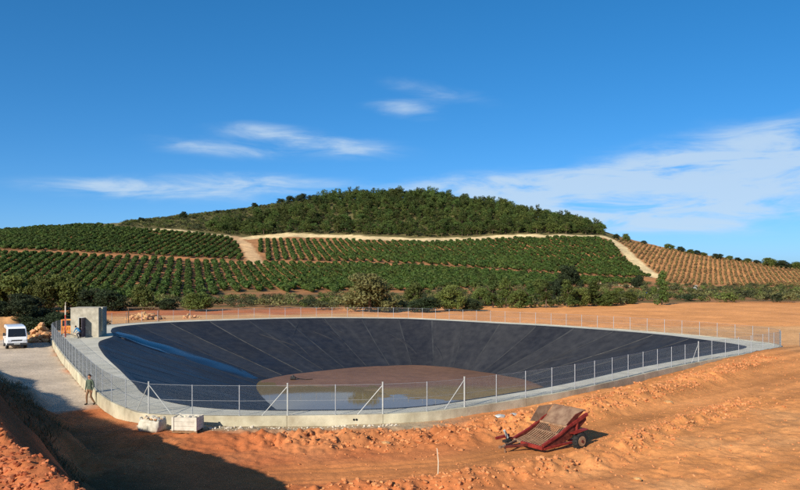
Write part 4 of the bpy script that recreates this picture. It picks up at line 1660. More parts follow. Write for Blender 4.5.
# dry grass on the shaded bank
n_ = 14000
X, Y = g.uniform(-36, -9, n_), g.uniform(16, 60, n_)
d_, pz_, sd_ = seg_dist(X, Y, RIDGE)
k = (d_ < 7.0) & (pz_ > 5.2) & (sd_ > 0) & (fbm(X / 2.5, Y / 2.5, 81, 3) > -.25) & (terrain(X, Y, False) > .5)
X, Y = X[k], Y[k]
Z = terrain(X, Y)
bl = []
VV, FF, o_ = [], [], 0
for x, y, z in zip(X, Y, Z):
    for b in range(7):
        a = g.uniform(0, 6.28)
        h_, w_, l_ = g.uniform(.06, .22), g.uniform(.008, .02), g.uniform(.05, .3)
        bx_, by_ = x + g.normal(0, .12), y + g.normal(0, .12)
        ca, sa = math.cos(a), math.sin(a)
        VV += [(bx_ - sa * w_, by_ + ca * w_, z - .03), (bx_ + sa * w_, by_ - ca * w_, z - .03), (bx_ + ca * l_ + sa * w_ * .3, by_ + sa * l_ - ca * w_ * .3, z + h_), (bx_ + ca * l_ - sa * w_ * .3, by_ + sa * l_ + ca * w_ * .3, z + h_)]
        FF.append((o_, o_ + 1, o_ + 2, o_ + 3))
        o_ += 4
o = obj('dry_grass', np_mesh('dry_grass', VV, FF, False), M['dry_grass'])
tag(o, 'rough dry grass on the shaded bank beside the access track', 'grass', kind='stuff')

# ------------------------------------------------------------------ heaps of rock
ROCK_ME = []
for V, Fc in ROCKS[:5]:
    me = np_mesh('rock', V, Fc, False)
    me.materials.append(M['rock'])
    ROCK_ME.append(me)


def rock_pile(name, c, rx, ry, h, n, smin, smax, label, cat):
    e = empty(name, (c[0], c[1], zt(*c)))
    for i in range(n):
        a, q = g.uniform(0, 6.28), math.sqrt(g.random())
        x, y = math.cos(a) * rx * q, math.sin(a) * ry * q
        top = h * max(0, 1 - q ** 1.4)
        z = top * (g.uniform(.55, 1.0) if i % 3 else g.uniform(.1, .6))
        o = obj('rock', ROCK_ME[int(g.integers(5))], None, e)
        s_ = g.uniform(smin, smax)
        o.location = (x, y, z + s_ * .3 + zt(c[0] + x, c[1] + y) - zt(*c))
        o.scale = (s_ * g.uniform(.8, 1.3), s_ * g.uniform(.8, 1.3), s_ * g.uniform(.7, 1.1))
        o.rotation_euler = (g.uniform(-.5, .5), g.uniform(-.5, .5), g.uniform(0, 6.28))
    tag(e, label, cat)
    return e


rock_pile('rock_pile', (-37.6 - .9, 83.5), 1.35, 1.7, 1.9, 95, .17, .42, 'heap of orange and grey rocks beside the white van', 'rock pile')
pr_ = hit(149, 318, 112)
rock_pile('rubble_heap', (-40.5, 123.5), 2.9, 1.6, 1.2, 95, .18, .42, 'low heap of orange rubble beyond the far left rim', 'rubble heap')
rock_pile('earth_heap', (-34.0, 126.5), 1.6, 1.0, .6, 34, .14, .32, 'small scatter of pale rubble on the bank behind the far rim', 'rubble heap')

# ------------------------------------------------------------------ concrete hut
HZ = RIM_Z - .03
hut = empty('hut', (-33.75, 84.4, HZ))
tag(hut, 'small roughcast concrete hut with an open doorway at the reservoir corner', 'hut')
M['render'] = mat('roughcast', srgb(150, 142, 126), srgb(182, 174, 156), scale=1.6, rough=.95, bump=.6, bscale=14, spec=.1)
M['door'] = mat('door_steel', srgb(70, 62, 74), srgb(92, 82, 92), scale=3, rough=.55, metal=.2)
M['dark'] = mat('dark_inside', (.02, .018, .016), rough=.9)
WH, HWX, HWY = 3.05, 1.5, 1.15
fx0, fx1 = -.66, .06            # doorway
wmb = MB()
th_w = .2
wmb.box((-(HWX + -fx0) / 2 + 0, -HWY + th_w / 2, WH / 2), (HWX + fx0, th_w, WH))
wmb.box(((fx1 + HWX) / 2, -HWY + th_w / 2, WH / 2), (HWX - fx1, th_w, WH))
wmb.box(((fx0 + fx1) / 2, -HWY + th_w / 2, (WH + 2.12) / 2), (fx1 - fx0, th_w - .004, WH - 2.12))
wmb.box((-HWX + th_w / 2 + .001, th_w / 2, WH / 2 - .002), (th_w, 2 * HWY - th_w - .004, WH - .004))
wmb.box((HWX - th_w / 2 - .001, th_w / 2, WH / 2 - .002), (th_w, 2 * HWY - th_w - .004, WH - .004))
wmb.box((0, HWY - th_w / 2 - .003, WH / 2 - .004), (2 * HWX - 2 * th_w, th_w, WH - .008))
wmb.build('wall', M['render'], hut)
MB().box((0, 0, WH + .05), (2 * HWX + .06, 2 * HWY + .06, .10)).build('roof', M['render'], hut, bevel=.015)
fr = MB()
for xx in (fx0 + .03, fx1 - .03):
    fr.box((xx, -HWY + .06, 1.06), (.06, .14, 2.12))
fr.box(((fx0 + fx1) / 2, -HWY + .06, 2.09), (fx1 - fx0 - .12, .14, .06))
fr.build('door_frame', M['white_steel'], hut)
dl = MB().box((fx1 + .02, -HWY - .50, 1.08), (.05, .96, 2.06)).build('door', M['door'], hut, bevel=.008)
MB().tube([(fx1 - .03, -HWY - .88, 1.05), (fx1 - .09, -HWY - .88, 1.05), (fx1 - .09, -HWY - .76, 1.05)], .014, 6).build('handle', M['steel'], dl)
MB().box((HWX + .11, -.5, 1.9), (.22, .22, 2.5)).build('corner_pier', M['concrete'], hut, bevel=.015)

MB_pole = MB().tube([(0, 0, -.1), (0, 0, 2.4)], .075, 8)
pole = empty('pole', (-35.78, 83.2, HZ))
MB_pole.build('shaft', mat('red_paint', srgb(170, 70, 55), srgb(196, 100, 80), scale=3, rough=.6), pole)
MB().tube([(0, 0, 2.4), (0, 0, 3.35)], .07, 8).tube([(0, 0, 3.35), (0, 0, 3.75)], .03, 6).build('pale_top', M['pale_rock'], pole)
tag(pole, 'slim red and pale painted pole standing at the hut corner', 'pole')

# orange steel frame by the rock pile
of = empty('orange_frame', (-36.7, 86.2, zt(-36.7, 86.2) if False else HZ - .02))
M['orange'] = mat('orange_paint', srgb(206, 116, 44), srgb(226, 146, 66), scale=2, rough=.55)
for x in (-.55, .55):
    for y in (-.5, .5):
        MB().bar((x, y, 0), (x, y, 1.75), .09, .09).build('upright', M['orange'], of)
for z in (.25, .95, 1.7):
    for y in (-.5, .5):
        MB().bar((-.5, y, z), (.5, y, z), .08, .08).build('rail', M['orange'], of)
    for x in (-.55, .55):
        MB().bar((x, -.45, z), (x, .45, z), .07, .07).build('rail', M['orange'], of)
for k in range(5):
    MB().box((-.36 + .18 * k, -.53, .6), (.11, .03, .62)).build('slat', M['orange'], of)
tag(of, 'orange slatted steel frame standing between the hut and the rock pile', 'frame')
plk = MB().bar((-35.5, 82.2, HZ + .62), (-34.3, 82.9, HZ + .10), .12, .05).build('plank', M['bark'])
tag(plk, 'dark plank leaning beside the painted pole at the hut', 'plank')

# dark steel frame of a gate behind the hut
gt = empty('field_gate', (-37.4, 113.5, zt(-37.4, 113.5)))
for x in (-2.2, 2.2):
    MB().tube([(x, 0, -.2), (x, 0, 2.4)], .07, 8).build('post', M['bark'], gt)
MB().tube([(-2.2, 0, 2.3), (2.2, 0, 2.3)], .055, 8).build('top_bar', M['bark'], gt)
tag(gt, 'tall brown gate frame behind the far left corner of the rim', 'gate')

# ------------------------------------------------------------------ white van
def van():
    c = (-38.7, 78.2)
    e = empty('van', (c[0], c[1], zt(*c)), math.atan2(-.84, .50))
    e.scale = (1.08, 1.08, 1.08)
    M['white'] = mat('white_paint', srgb(226, 228, 230), srgb(236, 238, 240), scale=1.5, rough=.3, spec=.5, coat=.4)
    M['glass'] = mat('dark_glass', (.012, .014, .017), rough=.06, spec=.8)
    M['rubber'] = mat('rubber', (.015, .015, .015), (.03, .028, .026), scale=6, rough=.9)
    M['grey_trim'] = mat('grey_trim', (.05, .05, .052), rough=.7)
    prof = [(2.02, .38), (2.10, .62), (2.06, 1.08), (1.62, 1.86), (1.42, 2.02), (.2, 2.08), (-1.9, 2.06), (-2.08, 1.92), (-2.14, .9), (-2.12, .38)]
    half = lambda z: .86 - .10 * max(0, (z - 1.0) / 1.05) ** 1.5
    n = len(prof)
    mb = MB()
    mb.add([(x, half(z), z) for x, z in prof] + [(x, -half(z), z) for x, z in prof], [tuple(range(n)), tuple(range(2 * n - 1, n - 1, -1))] + [(i, n + i, n + (i + 1) % n, (i + 1) % n) for i in range(n)])
    mb.build('body', M['white'], e, bevel=.06, smooth=False)
    a, b = Vector((2.06, 0, 1.08)), Vector((1.62, 0, 1.86))
    nrm = Vector((.87, 0, .49))
    def on(t, y, o=.02):
        p = a + (b - a) * t + nrm * o
        return (p.x, y, p.z)
    MB().plate([on(.06, -.74), on(.06, .74), on(.95, .68), on(.95, -.68)], .02).build('windscreen', M['glass'], e)
    for sy in (-1, 1):
        def side(x, z, o=.012):
            return (x, sy * (half(z) + o), z)
        d = MB().plate([side(1.78, .55), side(.62, .55), side(.62, 1.92), side(1.42, 1.92), side(1.78, 1.2)], .02).build('door', M['white'], e)
        MB().plate([side(1.62, 1.2, .028), side(.74, 1.2, .028), side(.74, 1.8, .028), side(1.30, 1.8, .028)], .014).build('window', M['glass'], d)
        MB().box((.78, sy * .885, 1.05), (.16, .03, .04)).build('handle', M['grey_trim'], d)
        MB().plate([side(.45, 1.2, .014), side(-1.8, 1.2, .014), side(-1.8, 1.8, .014), side(.45, 1.8, .014)], .014).build('side_window', M['glass'], e)
        mr_ = MB().box((1.72, sy * 1.02, 1.36), (.10, .20, .28)).build('mirror', M['grey_trim'], e, bevel=.02)
        MB().tube([(1.72, sy * .82, 1.3), (1.72, sy * .96, 1.34)], .02, 6).build('arm', M['grey_trim'], mr_)
        MB().box((2.10, sy * .62, .78), (.06, .30, .17)).build('headlight', mat('lamp_glass', (.55, .57, .6), rough=.15, spec=.7), e, bevel=.02)
        for x in (1.35, -1.35):
            w_ = MB().tube([(x, sy * .62, .33), (x, sy * .87, .33)], .33, 20).build('wheel', M['rubber'], e, bevel=.03)
            MB().tube([(x, sy * .872, .33), (x, sy * .885, .33)], .19, 14).build('rim', M['steel'], w_)
            MB().tube([(x, sy * .80, .36), (x, sy * .868, .36)], .42, 20).build('wheel_arch', M['grey_trim'], e)
    MB().box((2.10, 0, .46), (.14, 1.66, .2)).build('bumper', M['grey_trim'], e, bevel=.03)
    MB().box((2.185, 0, .5), (.012, .5, .11)).build('number_plate', M['white_steel'], e)
    MB().box((2.10, 0, .80), (.03, .86, .12)).build('grille', M['grey_trim'], e)
    for y in (-.35, .25):
        MB().tube([on(.07, y, .045), on(.45, y + .3, .045)], .012, 5).build('wiper', M['grey_trim'], e)
    tag(e, 'white cab over van parked beside the access track', 'van')


van()

# ------------------------------------------------------------------ pallets of white stone below the near wall
def pallet_box():
    c = (-10.05, 36.85)
    e = empty('stone_crate', (c[0], c[1], zt(*c) + .0), R(-7))
    e.scale = (1, .95, .92)
    M['sheet'] = mat('white_board', srgb(176, 170, 156), srgb(206, 200, 186), scale=3, rough=.8, bump=.3)
    M['wood'] = mat('pallet_wood', srgb(120, 92, 66), srgb(150, 120, 90), scale=5, rough=.9)
    for y in (-.38, 0, .38):
        MB().box((0, y, .05), (1.22, .1, .1)).build('runner', M['wood'], e)
    for k in range(6):
        MB().box((-.52 + .208 * k, 0, .112), (.14, .9, .022)).build('deck_board', M['wood'], e)
    for k in range(3):
        z = .125 + .11 + k * .222
        for sy in (-1, 1):
            MB().box((0, sy * .44, z), (1.16, .03, .215)).build('side_board', M['sheet'], e, bevel=.006)
        for sx in (-1, 1):
            MB().box((sx * .595, 0, z), (.03, .85, .215)).build('side_board', M['sheet'], e, bevel=.006)
    for sx in (-1, 1):
        for sy in (-1, 1):
            MB().box((sx * .56, sy * .475, .46), (.10, .034, .70)).build('corner_board', M['sheet'], e)
    for i in range(26):
        o = obj('stone', PALE_ME[i % 4], None, e)
        s_ = g.uniform(.09, .16)
        o.location = (g.uniform(-.48, .48), g.uniform(-.34, .34), .70 + g.uniform(0, .07))
        o.scale = (s_ * 1.3, s_, s_ * .7)
        o.rotation_euler = (0, 0, g.uniform(0, 6))
    MB().box((0, 0, .40), (1.13, .82, .52)).build('stone_fill', M['pale_rock'], e)
    tag(e, 'square white crate of stones with corner boards by the near wall', 'crate')


PALE_ME = []
for V, Fc in ROCKS[1:5]:
    me = np_mesh('stone', V, Fc, False)
    me.materials.append(M['pale_rock'])
    PALE_ME.append(me)
pallet_box()


def big_bag():
    c = (-11.75, 36.95)
    e = empty('stone_bag', (c[0], c[1], zt(*c)), R(-14))
    e.scale = (.95, .95, .95)
    # slumped open bag: rounded square rings
    mb = MB()
    prof = [(.0, .98), (.12, 1.06), (.32, 1.08), (.5, 1.02), (.60, .98), (.585, .90), (.45, .86)]
    n = 28
    rings = []
    for j, (z, s_) in enumerate(prof):
        rg = []
        for k in range(n):
            a = 2 * math.pi * k / n
            ex = .28
            x = math.copysign(abs(math.cos(a)) ** ex, math.cos(a)) * .54 * s_
            y = math.copysign(abs(math.sin(a)) ** ex, math.sin(a)) * .44 * s_
            q = 1 + .035 * math.sin(5 * a + j) + .02 * math.sin(11 * a - j * 2)
            rg.append((x * q, y * q, z + .04 * math.sin(3 * a + 1) * (z > .4)))
        rings += rg
    fs = [(j * n + k, j * n + (k + 1) % n, (j + 1) * n + (k + 1) % n, (j + 1) * n + k) for j in range(len(prof) - 1) for k in range(n)]
    fs.append(tuple(range(n - 1, -1, -1)))
    mb.add(rings, fs)
    mb.build('bag', mat('woven_white', srgb(176, 168, 150), srgb(206, 198, 182), scale=4, rough=.85, bump=.3, bscale=30), e, smooth=True)
    for sx in (-1, 1):
        for sy in (-1, 1):
            MB().tube([(sx * .47, sy * .36, .57), (sx * .52, sy * .30, .68), (sx * .5, sy * .18, .70), (sx * .46, sy * .10, .58)], .025, 6).build('lifting_loop', M['white_steel'], e)
    for i in range(34):
        o = obj('stone', PALE_ME[i % 4] if i % 3 else ROCK_ME[i % 5], None, e)
        s_ = g.uniform(.07, .15)
        x, y = g.uniform(-.42, .42), g.uniform(-.33, .33)
        o.location = (x, y, .50 + .16 * (1 - (x / .5) ** 2) * (1 - (y / .45) ** 2) + g.uniform(0, .04))
        o.scale = (s_ * 1.2, s_, s_ * .8)
        o.rotation_euler = (g.uniform(-.4, .4), 0, g.uniform(0, 6))
    MB().box((0, 0, .3), (.86, .68, .42)).build('stone_fill', M['pale_rock'], e)
    tag(e, 'open white bulk bag heaped with loose stones by the near wall', 'bag')


big_bag()
for (px_, py_, s_, lb) in ((499, 417.5, .22, 'crumpled white bag on the earth ridge behind the red machine'), (513, 416.5, .16, 'small white scrap on the earth ridge behind the red machine')):
    d_ = 38.6
    x = (px_ - CX) / F * d_
    o = obj('litter', PALE_ME[0].copy(), None)
    o.data.materials.clear()
    o.data.materials.append(M['white_steel'])
    o.location = (x, d_, zt(x, d_, True) + .05)
    o.scale = (s_ * 1.3, s_, s_ * .6)
    tag(o, lb, 'litter')
stk = MB().tube([(0, 0, -.2), (.02, 0, .45), (-.03, .02, .95)], [.022, .02, .014], 6).build('stake', mat('stake_wood', srgb(205, 190, 165), srgb(225, 214, 190), rough=.8))
stk.location = (1.42, 29.2, zt(1.42, 29.2, True))
tag(stk, 'thin pale survey stake pushed into the bare earth', 'stake')
for nm_, px_, py_, s_, lb in (('stone', 668, 404, .32, 'pale stone lying alone on the smooth earth slope'), ('stone', 385, 446.5, .24, 'pale yellow stone on the clod ridge'), ('stone', 637, 481, .18, 'small pale stone low on the smooth earth')):
    d_ = CH * F / (py_ - HY)
    x = (px_ - CX) / F * d_
    o = obj(nm_, ROCK_ME[2], None)
    o.location = (x, d_, zt(x, d_, True) + .04)
    o.scale = (s_ * .9, s_ * .7, s_ * .55)
    tag(o, lb, 'stone')

# pump float on the mud
pf = empty('pump_float', ((293 - CX) / F * 89.5, 89.5, toe_z(89.5) + .02))
MB().tube([(-.3, 0, .2), (.3, 0, .2)], .2, 14).build('drum', mat('black_plastic', (.012, .012, .013), (.02, .02, .02), rough=.5), pf, bevel=.03)
MB().tube([(0, 0, .3), (0, 0, .56)], .12, 10).build('motor', M['grey_trim'], pf)
MB().tube([(.3, 0, .25), (.8, .15, .12), (1.5, .1, .05), (2.2, .4, .05)], .045, 6).build('hose', M['rubber'], pf)
tag(pf, 'small black pump float with a hose lying on the mud', 'pump')

# meter post at the far right corner
mp = empty('meter_post', (38.6, 74.6, zt(38.6, 74.6)))
MB().box((0, 0, .7), (.42, .3, 1.4)).build('cabinet', mat('grey_cabinet', srgb(110, 108, 112), srgb(130, 126, 130), rough=.7), mp, bevel=.02)
MB().box((0, 0, 1.44), (.5, .38, .07)).build('lid', M['concrete'], mp, bevel=.01)
MB().box((0, -.16, .8), (.34, .02, .9)).build('door', M['grey_trim'], mp)
tag(mp, 'grey cabinet post standing outside the right corner of the fence', 'cabinet')

# blue tank and white sign among the shrubs
p = hit(645, 296)
bt = empty('blue_tank', p)
MB().tube([(0, 0, 0), (0, 0, 1.1)], .7, 20).build('drum', mat('blue_plastic', srgb(44, 66, 140), srgb(54, 80, 160), rough=.5), bt, bevel=.08)
MB().tube([(0, 0, 1.1), (0, 0, 1.25)], .35, 14).build('lid', M['grey_trim'], bt)
tag(bt, 'blue water tank among the shrubs left of the lone pine', 'tank')
p = hit(695, 291)
ws = empty('white_pump_cover', p)
MB().box((0, 0, .7), (1.1, .8, 1.4)).build('cover', M['white_steel'], ws, bevel=.05)
MB().tube([(0, 0, 1.4), (0, 0, 1.9), (.5, 0, 2.1), (.9, 0, 1.7)], .1, 8).build('pipe', M['white_steel'], ws)
tag(ws, 'white irrigation box with a bent pipe among the shrubs', 'irrigation box')

# stakes in the trampled ground between the far rim and the field
stake_me = MB().tube([(0, 0, -.3), (0, 0, 1.35)], .03, 6).mesh('marker_stake')
stake_me.materials.append(M['bark'])
for (px_, py_) in ((671, 334.5), (693, 336.5), (715, 337.5), (755, 341)):
    pass

# ------------------------------------------------------------------ red towed stone picker
def picker():
    c = Vector((6.6, 34.6))
    fwd = Vector((-.82, -.57))
    e = empty('stone_picker', (c.x, c.y, zt(c.x, c.y, True) + .03), math.atan2(fwd.y, fwd.x))
    e.scale = (.82, -.82, .82)
    M['red'] = mat('red_paint_worn', srgb(104, 24, 22), srgb(140, 52, 42), scale=4, rough=.5, spec=.4, bump=.1)
    rust, tan = mat('rusty_steel', srgb(112, 84, 66), srgb(150, 122, 98), scale=2.2, rough=.85), mat('worn_bars', srgb(128, 98, 74), srgb(168, 132, 102), scale=4, rough=.7)
    dkr = mat('dark_red', srgb(74, 24, 20), srgb(118, 58, 44), scale=4, rough=.65)
    W = 1.05
    # side frames: a low beam from the front edge sweeping up to the rear
    for sy in (-1, 1):
        y = sy * W
        b = MB()
        b.plate([(1.50, y, .28), (1.50, y, .50), (.35, y, .86), (-.55, y, 1.30), (-1.75, y, 1.72), (-1.80, y, 1.45), (-.6, y, .62), (.5, y, .30)], .05)
        b.build('side_plate', dkr, e)
        b = MB()
        b.bar((1.55, y + sy * .04, .48), (.30, y + sy * .04, .90), .13, .14)
        b.bar((.34, y + sy * .04, .88), (-.60, y + sy * .04, 1.34), .13, .14)
        b.bar((-.55, y + sy * .04, 1.32), (-1.85, y + sy * .04, 1.78), .15, .17)
        b.build('side_beam', M['red'], e, bevel=.015)
        MB().bar((1.45, y + sy * .05, .30), (-1.0, y + sy * .05, .42), .10, .12).build('chassis_rail', M['red'], e, bevel=.012)
        MB().bar((-.95, y + sy * .05, .40), (-1.05, y + sy * .05, 1.46), .10, .12).build('upright', M['red'], e, bevel=.012)
    # front edge
    MB().bar((1.56, -W - .08, .36), (1.56, W * .45, .36), .14, .2).build('front_beam', M['red'], e, bevel=.02)
    MB().bar((1.56, W * .46, .40), (1.56, W + .06, .46), .12, .12).build('front_beam', rust, e, bevel=.02)
    MB().bar((.05, -W, .84), (.05, W, .84), .1, .1).build('cross_beam', rust, e)
    MB().bar((-.42, -W, 1.22), (-.42, W, 1.22), .1, .1).build('cross_beam', tan, e)
    MB().bar((-.9, -W, .42), (-.9, W, .42), .12, .12).build('axle', dkr, e)
    # lower pick-up rods
    nb_ = 12
    for k in range(nb_):
        y = -W + .12 + (2 * W - .24) * k / (nb_ - 1)
        MB().tube([(1.48, y, .44), (.75, y, .60), (.05, y, .90)], .036, 6).build('rod', tan, e)
    # upper riddle of short bars
    for k in range(16):
        y = -W + .10 + (2 * W - .20) * k / 15
        MB().bar((.03, y, .89), (-.42, y, 1.20), .035, .035).build('riddle_bar', rust, e)
    # hopper behind: sloping floor, back plate, wings
    MB().plate([(-.45, -W + .04, 1.18), (-.45, W - .04, 1.18), (-1.62, W + .12, 1.98), (-1.62, -W - .02, 1.98)], .04).build('hopper_floor', rust, e)
    MB().plate([(-.45, W, 1.20), (.35, W + .02, 1.30), (-.55, W + .22, 2.02), (-1.62, W + .16, 2.02)], .04).build('hopper_wing', rust, e)
    MB().plate([(-.45, -W, 1.26), (-.25, -W - .02, 1.36), (-.95, -W - .03, 1.86), (-1.62, -W - .03, 2.0)], .04).build('hopper_wing', dkr, e)
    MB().bar((-1.66, -W - .06, 2.0), (-1.66, W + .14, 2.0), .08, .08).build('hopper_lip', rust, e)
    # wheels
    for sy in (-1, 1):
        w_ = MB()
        w_.tube([(-1.0, sy * (W + .14), .47), (-1.0, sy * (W + .2), .47), (-1.0, sy * (W + .38), .47), (-1.0, sy * (W + .44), .47)], [.40, .47, .47, .40], 24)
        wl = w_.build('wheel', M['rubber'], e, bevel=.02)
        MB().tube([(-1.0, sy * (W + .43), .47), (-1.0, sy * (W + .455), .47)], .27, 18).build('rim', tan, wl)
        MB().tube([(-1.0, sy * (W + .44), .47), (-1.0, sy * (W + .50), .47)], .08, 10).build('hub', dkr, wl)
        for k in range(18):
            a = 2 * math.pi * k / 18
            MB().box((-1.0 + math.cos(a) * .475, sy * (W + .29), .47 + math.sin(a) * .475), (.05, .26, .05), Matrix.Rotation(-a, 3, 'Y')).build('lug', M['rubber'], wl)
        MB().bar((-.45, sy * (W + .26), .92), (-1.5, sy * (W + .26), 1.06), .34, .04).build('mudguard', M['red'], e)
    # drawbar, jack and hydraulics
    MB().bar((1.5, .85, .42), (3.05, .25, .40), .11, .13).build('drawbar', rust, e, bevel=.012)
    MB().bar((1.5, -.10, .36), (3.05, .20, .38), .11, .13).build('drawbar', dkr, e, bevel=.012)
    MB().box((3.18, .22, .40), (.34, .16, .06)).tube([(3.3, .22, .34), (3.3, .22, .46)], .09, 10).build('hitch_eye', rust, e)
    MB().tube([(2.95, .22, .0), (2.95, .22, .52)], .04, 8).box((2.95, .22, .02), (.22, .22, .04)).build('jack_stand', rust, e)
    MB().tube([(2.1, .95, .62), (2.35, .95, 1.05)], .07, 8).build('hydraulic_ram', M['white_steel'], e)
    MB().tube([(2.1, .95, .50), (2.1, .95, .64)], .05, 8).box((2.15, .92, .46), (.5, .24, .14)).build('valve_block', M['rubber'], e)
    MB().bar((1.9, 1.05, .72), (2.75, 1.18, .62), .12, .14).build('tow_arm', M['red'], e, bevel=.012)
    MB().bar((1.5, W + .04, .50), (2.2, 1.0, .62), .11, .11).build('tow_arm', M['red'], e)
    MB().tube([(2.3, .9, 1.0), (2.5, .6, .8), (2.7, .4, .55), (2.9, .25, .45)], .022, 6).build('hose', M['rubber'], e)
    tag(e, 'red towed stone picker with bar grate and rusty hopper', 'farm machine')


picker()


# ------------------------------------------------------------------ people
def figure(name, J, E, loc, rz, zones, label):
    """one continuous skinned body: J joint -> (x, y, z, radius), E edges; zones pick the clothing colour per face"""
    names = list(J)
    me = bpy.data.meshes.new('body')
    me.from_pydata([J[n][:3] for n in names], [(names.index(a), names.index(b)) for a, b in E], [])
    o = bpy.data.objects.new('body', me)
    COL.objects.link(o)
    md = o.modifiers.new('skin', 'SKIN')
    md.use_smooth_shade = True
    for i, n in enumerate(names):
        sv = me.skin_vertices[0].data[i]
        rr_ = J[n][3]
        sv.radius = rr_ if isinstance(rr_, tuple) else (rr_, rr_)
        sv.use_root = (n == 'pelvis')
    ss = o.modifiers.new('sub', 'SUBSURF')
    ss.levels = ss.render_levels = 2
    dg = bpy.context.evaluated_depsgraph_get()
    out = bpy.data.meshes.new_from_object(o.evaluated_get(dg))
    bpy.data.objects.remove(o)
    e = empty(name, loc, rz)
    out.name = 'body'
    out.materials.clear()
    mats = []
    for m, _ in zones:
        out.materials.append(m)
    pts = {n: Vector(J[n][:3]) for n in names}
    for p in out.polygons:
        c = p.center
        near_n = min(names, key=lambda n: (pts[n] - c).length - (max(J[n][3]) if isinstance(J[n][3], tuple) else J[n][3]) * .5)
        for zi, (m, test) in enumerate(zones):
            if test(c, near_n):
                p.material_index = zi
                break
        p.use_smooth = True
    b = obj('body', out, None, e)
    tag(e, label, 'person')
    return e


SKIN = mat('skin', srgb(186, 134, 104), srgb(200, 148, 118), scale=8, rough=.6)
HAIR = mat('hair', (.02, .014, .01), rough=.7)


def hand_chain(J, E, side, wrist, d, up):
    """palm, four fingers and a thumb leaving its side"""
    wv, d, up = Vector(wrist), Vector(d).normalized(), Vector(up).normalized()
    s_ = d.cross(up).normalized()
    palm = wv + d * .07
    J[side + '_palm'] = (*palm, (.034, .02))
    E.append((side + '_wrist', side + '_palm'))
    for k, L in enumerate((.068, .078, .072, .056)):
        o = (k - 1.5) * .019
        a = palm + d * .032 + s_ * o
        b = a + d * L * .5 + up * -.008
        c = b + d * L * .35 + up * -.022
        for t, q, r_ in (('a', a, .0095), ('b', b, .009), ('c', c, .008)):
            J['%s_f%d%s' % (side, k, t)] = (*q, r_)
        E += [(side + '_palm', '%s_f%da' % (side, k)), ('%s_f%da' % (side, k), '%s_f%db' % (side, k)), ('%s_f%db' % (side, k), '%s_f%dc' % (side, k))]
    a = palm - d * .02 - s_ * .034
    b = a + d * .035 - s_ * .018 - up * .01
    J[side + '_t1'] = (*a, .011)
    J[side + '_t2'] = (*b, .0095)
    E += [(side + '_palm', side + '_t1'), (side + '_t1', side + '_t2')]


def head_parts(e, c, f, m_hair=HAIR):
    """face features and hair on a head centred at c looking along f"""
    c, f = Vector(c), Vector(f).normalized()
    r_ = f.cross(Vector((0, 0, 1))).normalized()
    mb = MB()
    n, k = 14, 7
    V, Fq = [], []
    for j in range(k + 1):
        ph = math.pi * .62 * j / k
        for i in range(n):
            a = 2 * math.pi * i / n
            d = Vector((math.sin(ph) * math.cos(a), math.sin(ph) * math.sin(a), math.cos(ph)))
            fr = d.dot(f)
            drop = .0 if fr < .35 else max(0, (ph - .9)) * .09
            V.append(c + Vector((d.x * .098, d.y * .098, d.z * .125 + .012 + drop)) - f * .014)
    for j in range(k):
        for i in range(n):
            Fq.append((j * n + i, j * n + (i + 1) % n, (j + 1) * n + (i + 1) % n, (j + 1) * n + i))
    mb.add(V, Fq)
    mb.build('hair', m_hair, e, smooth=True)
    MB().tube([c + f * .085 + Vector((0, 0, .015)), c + f * .118 + Vector((0, 0, -.022)), c + f * .095 + Vector((0, 0, -.032))], [.008, .014, .008], 6).build('nose', SKIN, e)
    MB().tube([c + f * .093 + r_ * -.022 + Vector((0, 0, -.06)), c + f * .098 + Vector((0, 0, -.06)), c + f * .093 + r_ * .022 + Vector((0, 0, -.06))], .006, 5).build('mouth', mat('lip', srgb(140, 80, 70), rough=.6), e)
    for sd in (-1, 1):
        MB().tube([c + f * .088 + r_ * sd * .033 + Vector((0, 0, .012)), c + f * .097 + r_ * sd * .033 + Vector((0, 0, .012))], .011, 8).build('eye', HAIR, e)
        MB().tube([c + r_ * sd * .088 + Vector((0, 0, .02)), c + r_ * sd * .102 + Vector((0, 0, -.005)), c + r_ * sd * .09 + Vector((0, 0, -.03))], .014, 6).build('ear', SKIN, e)


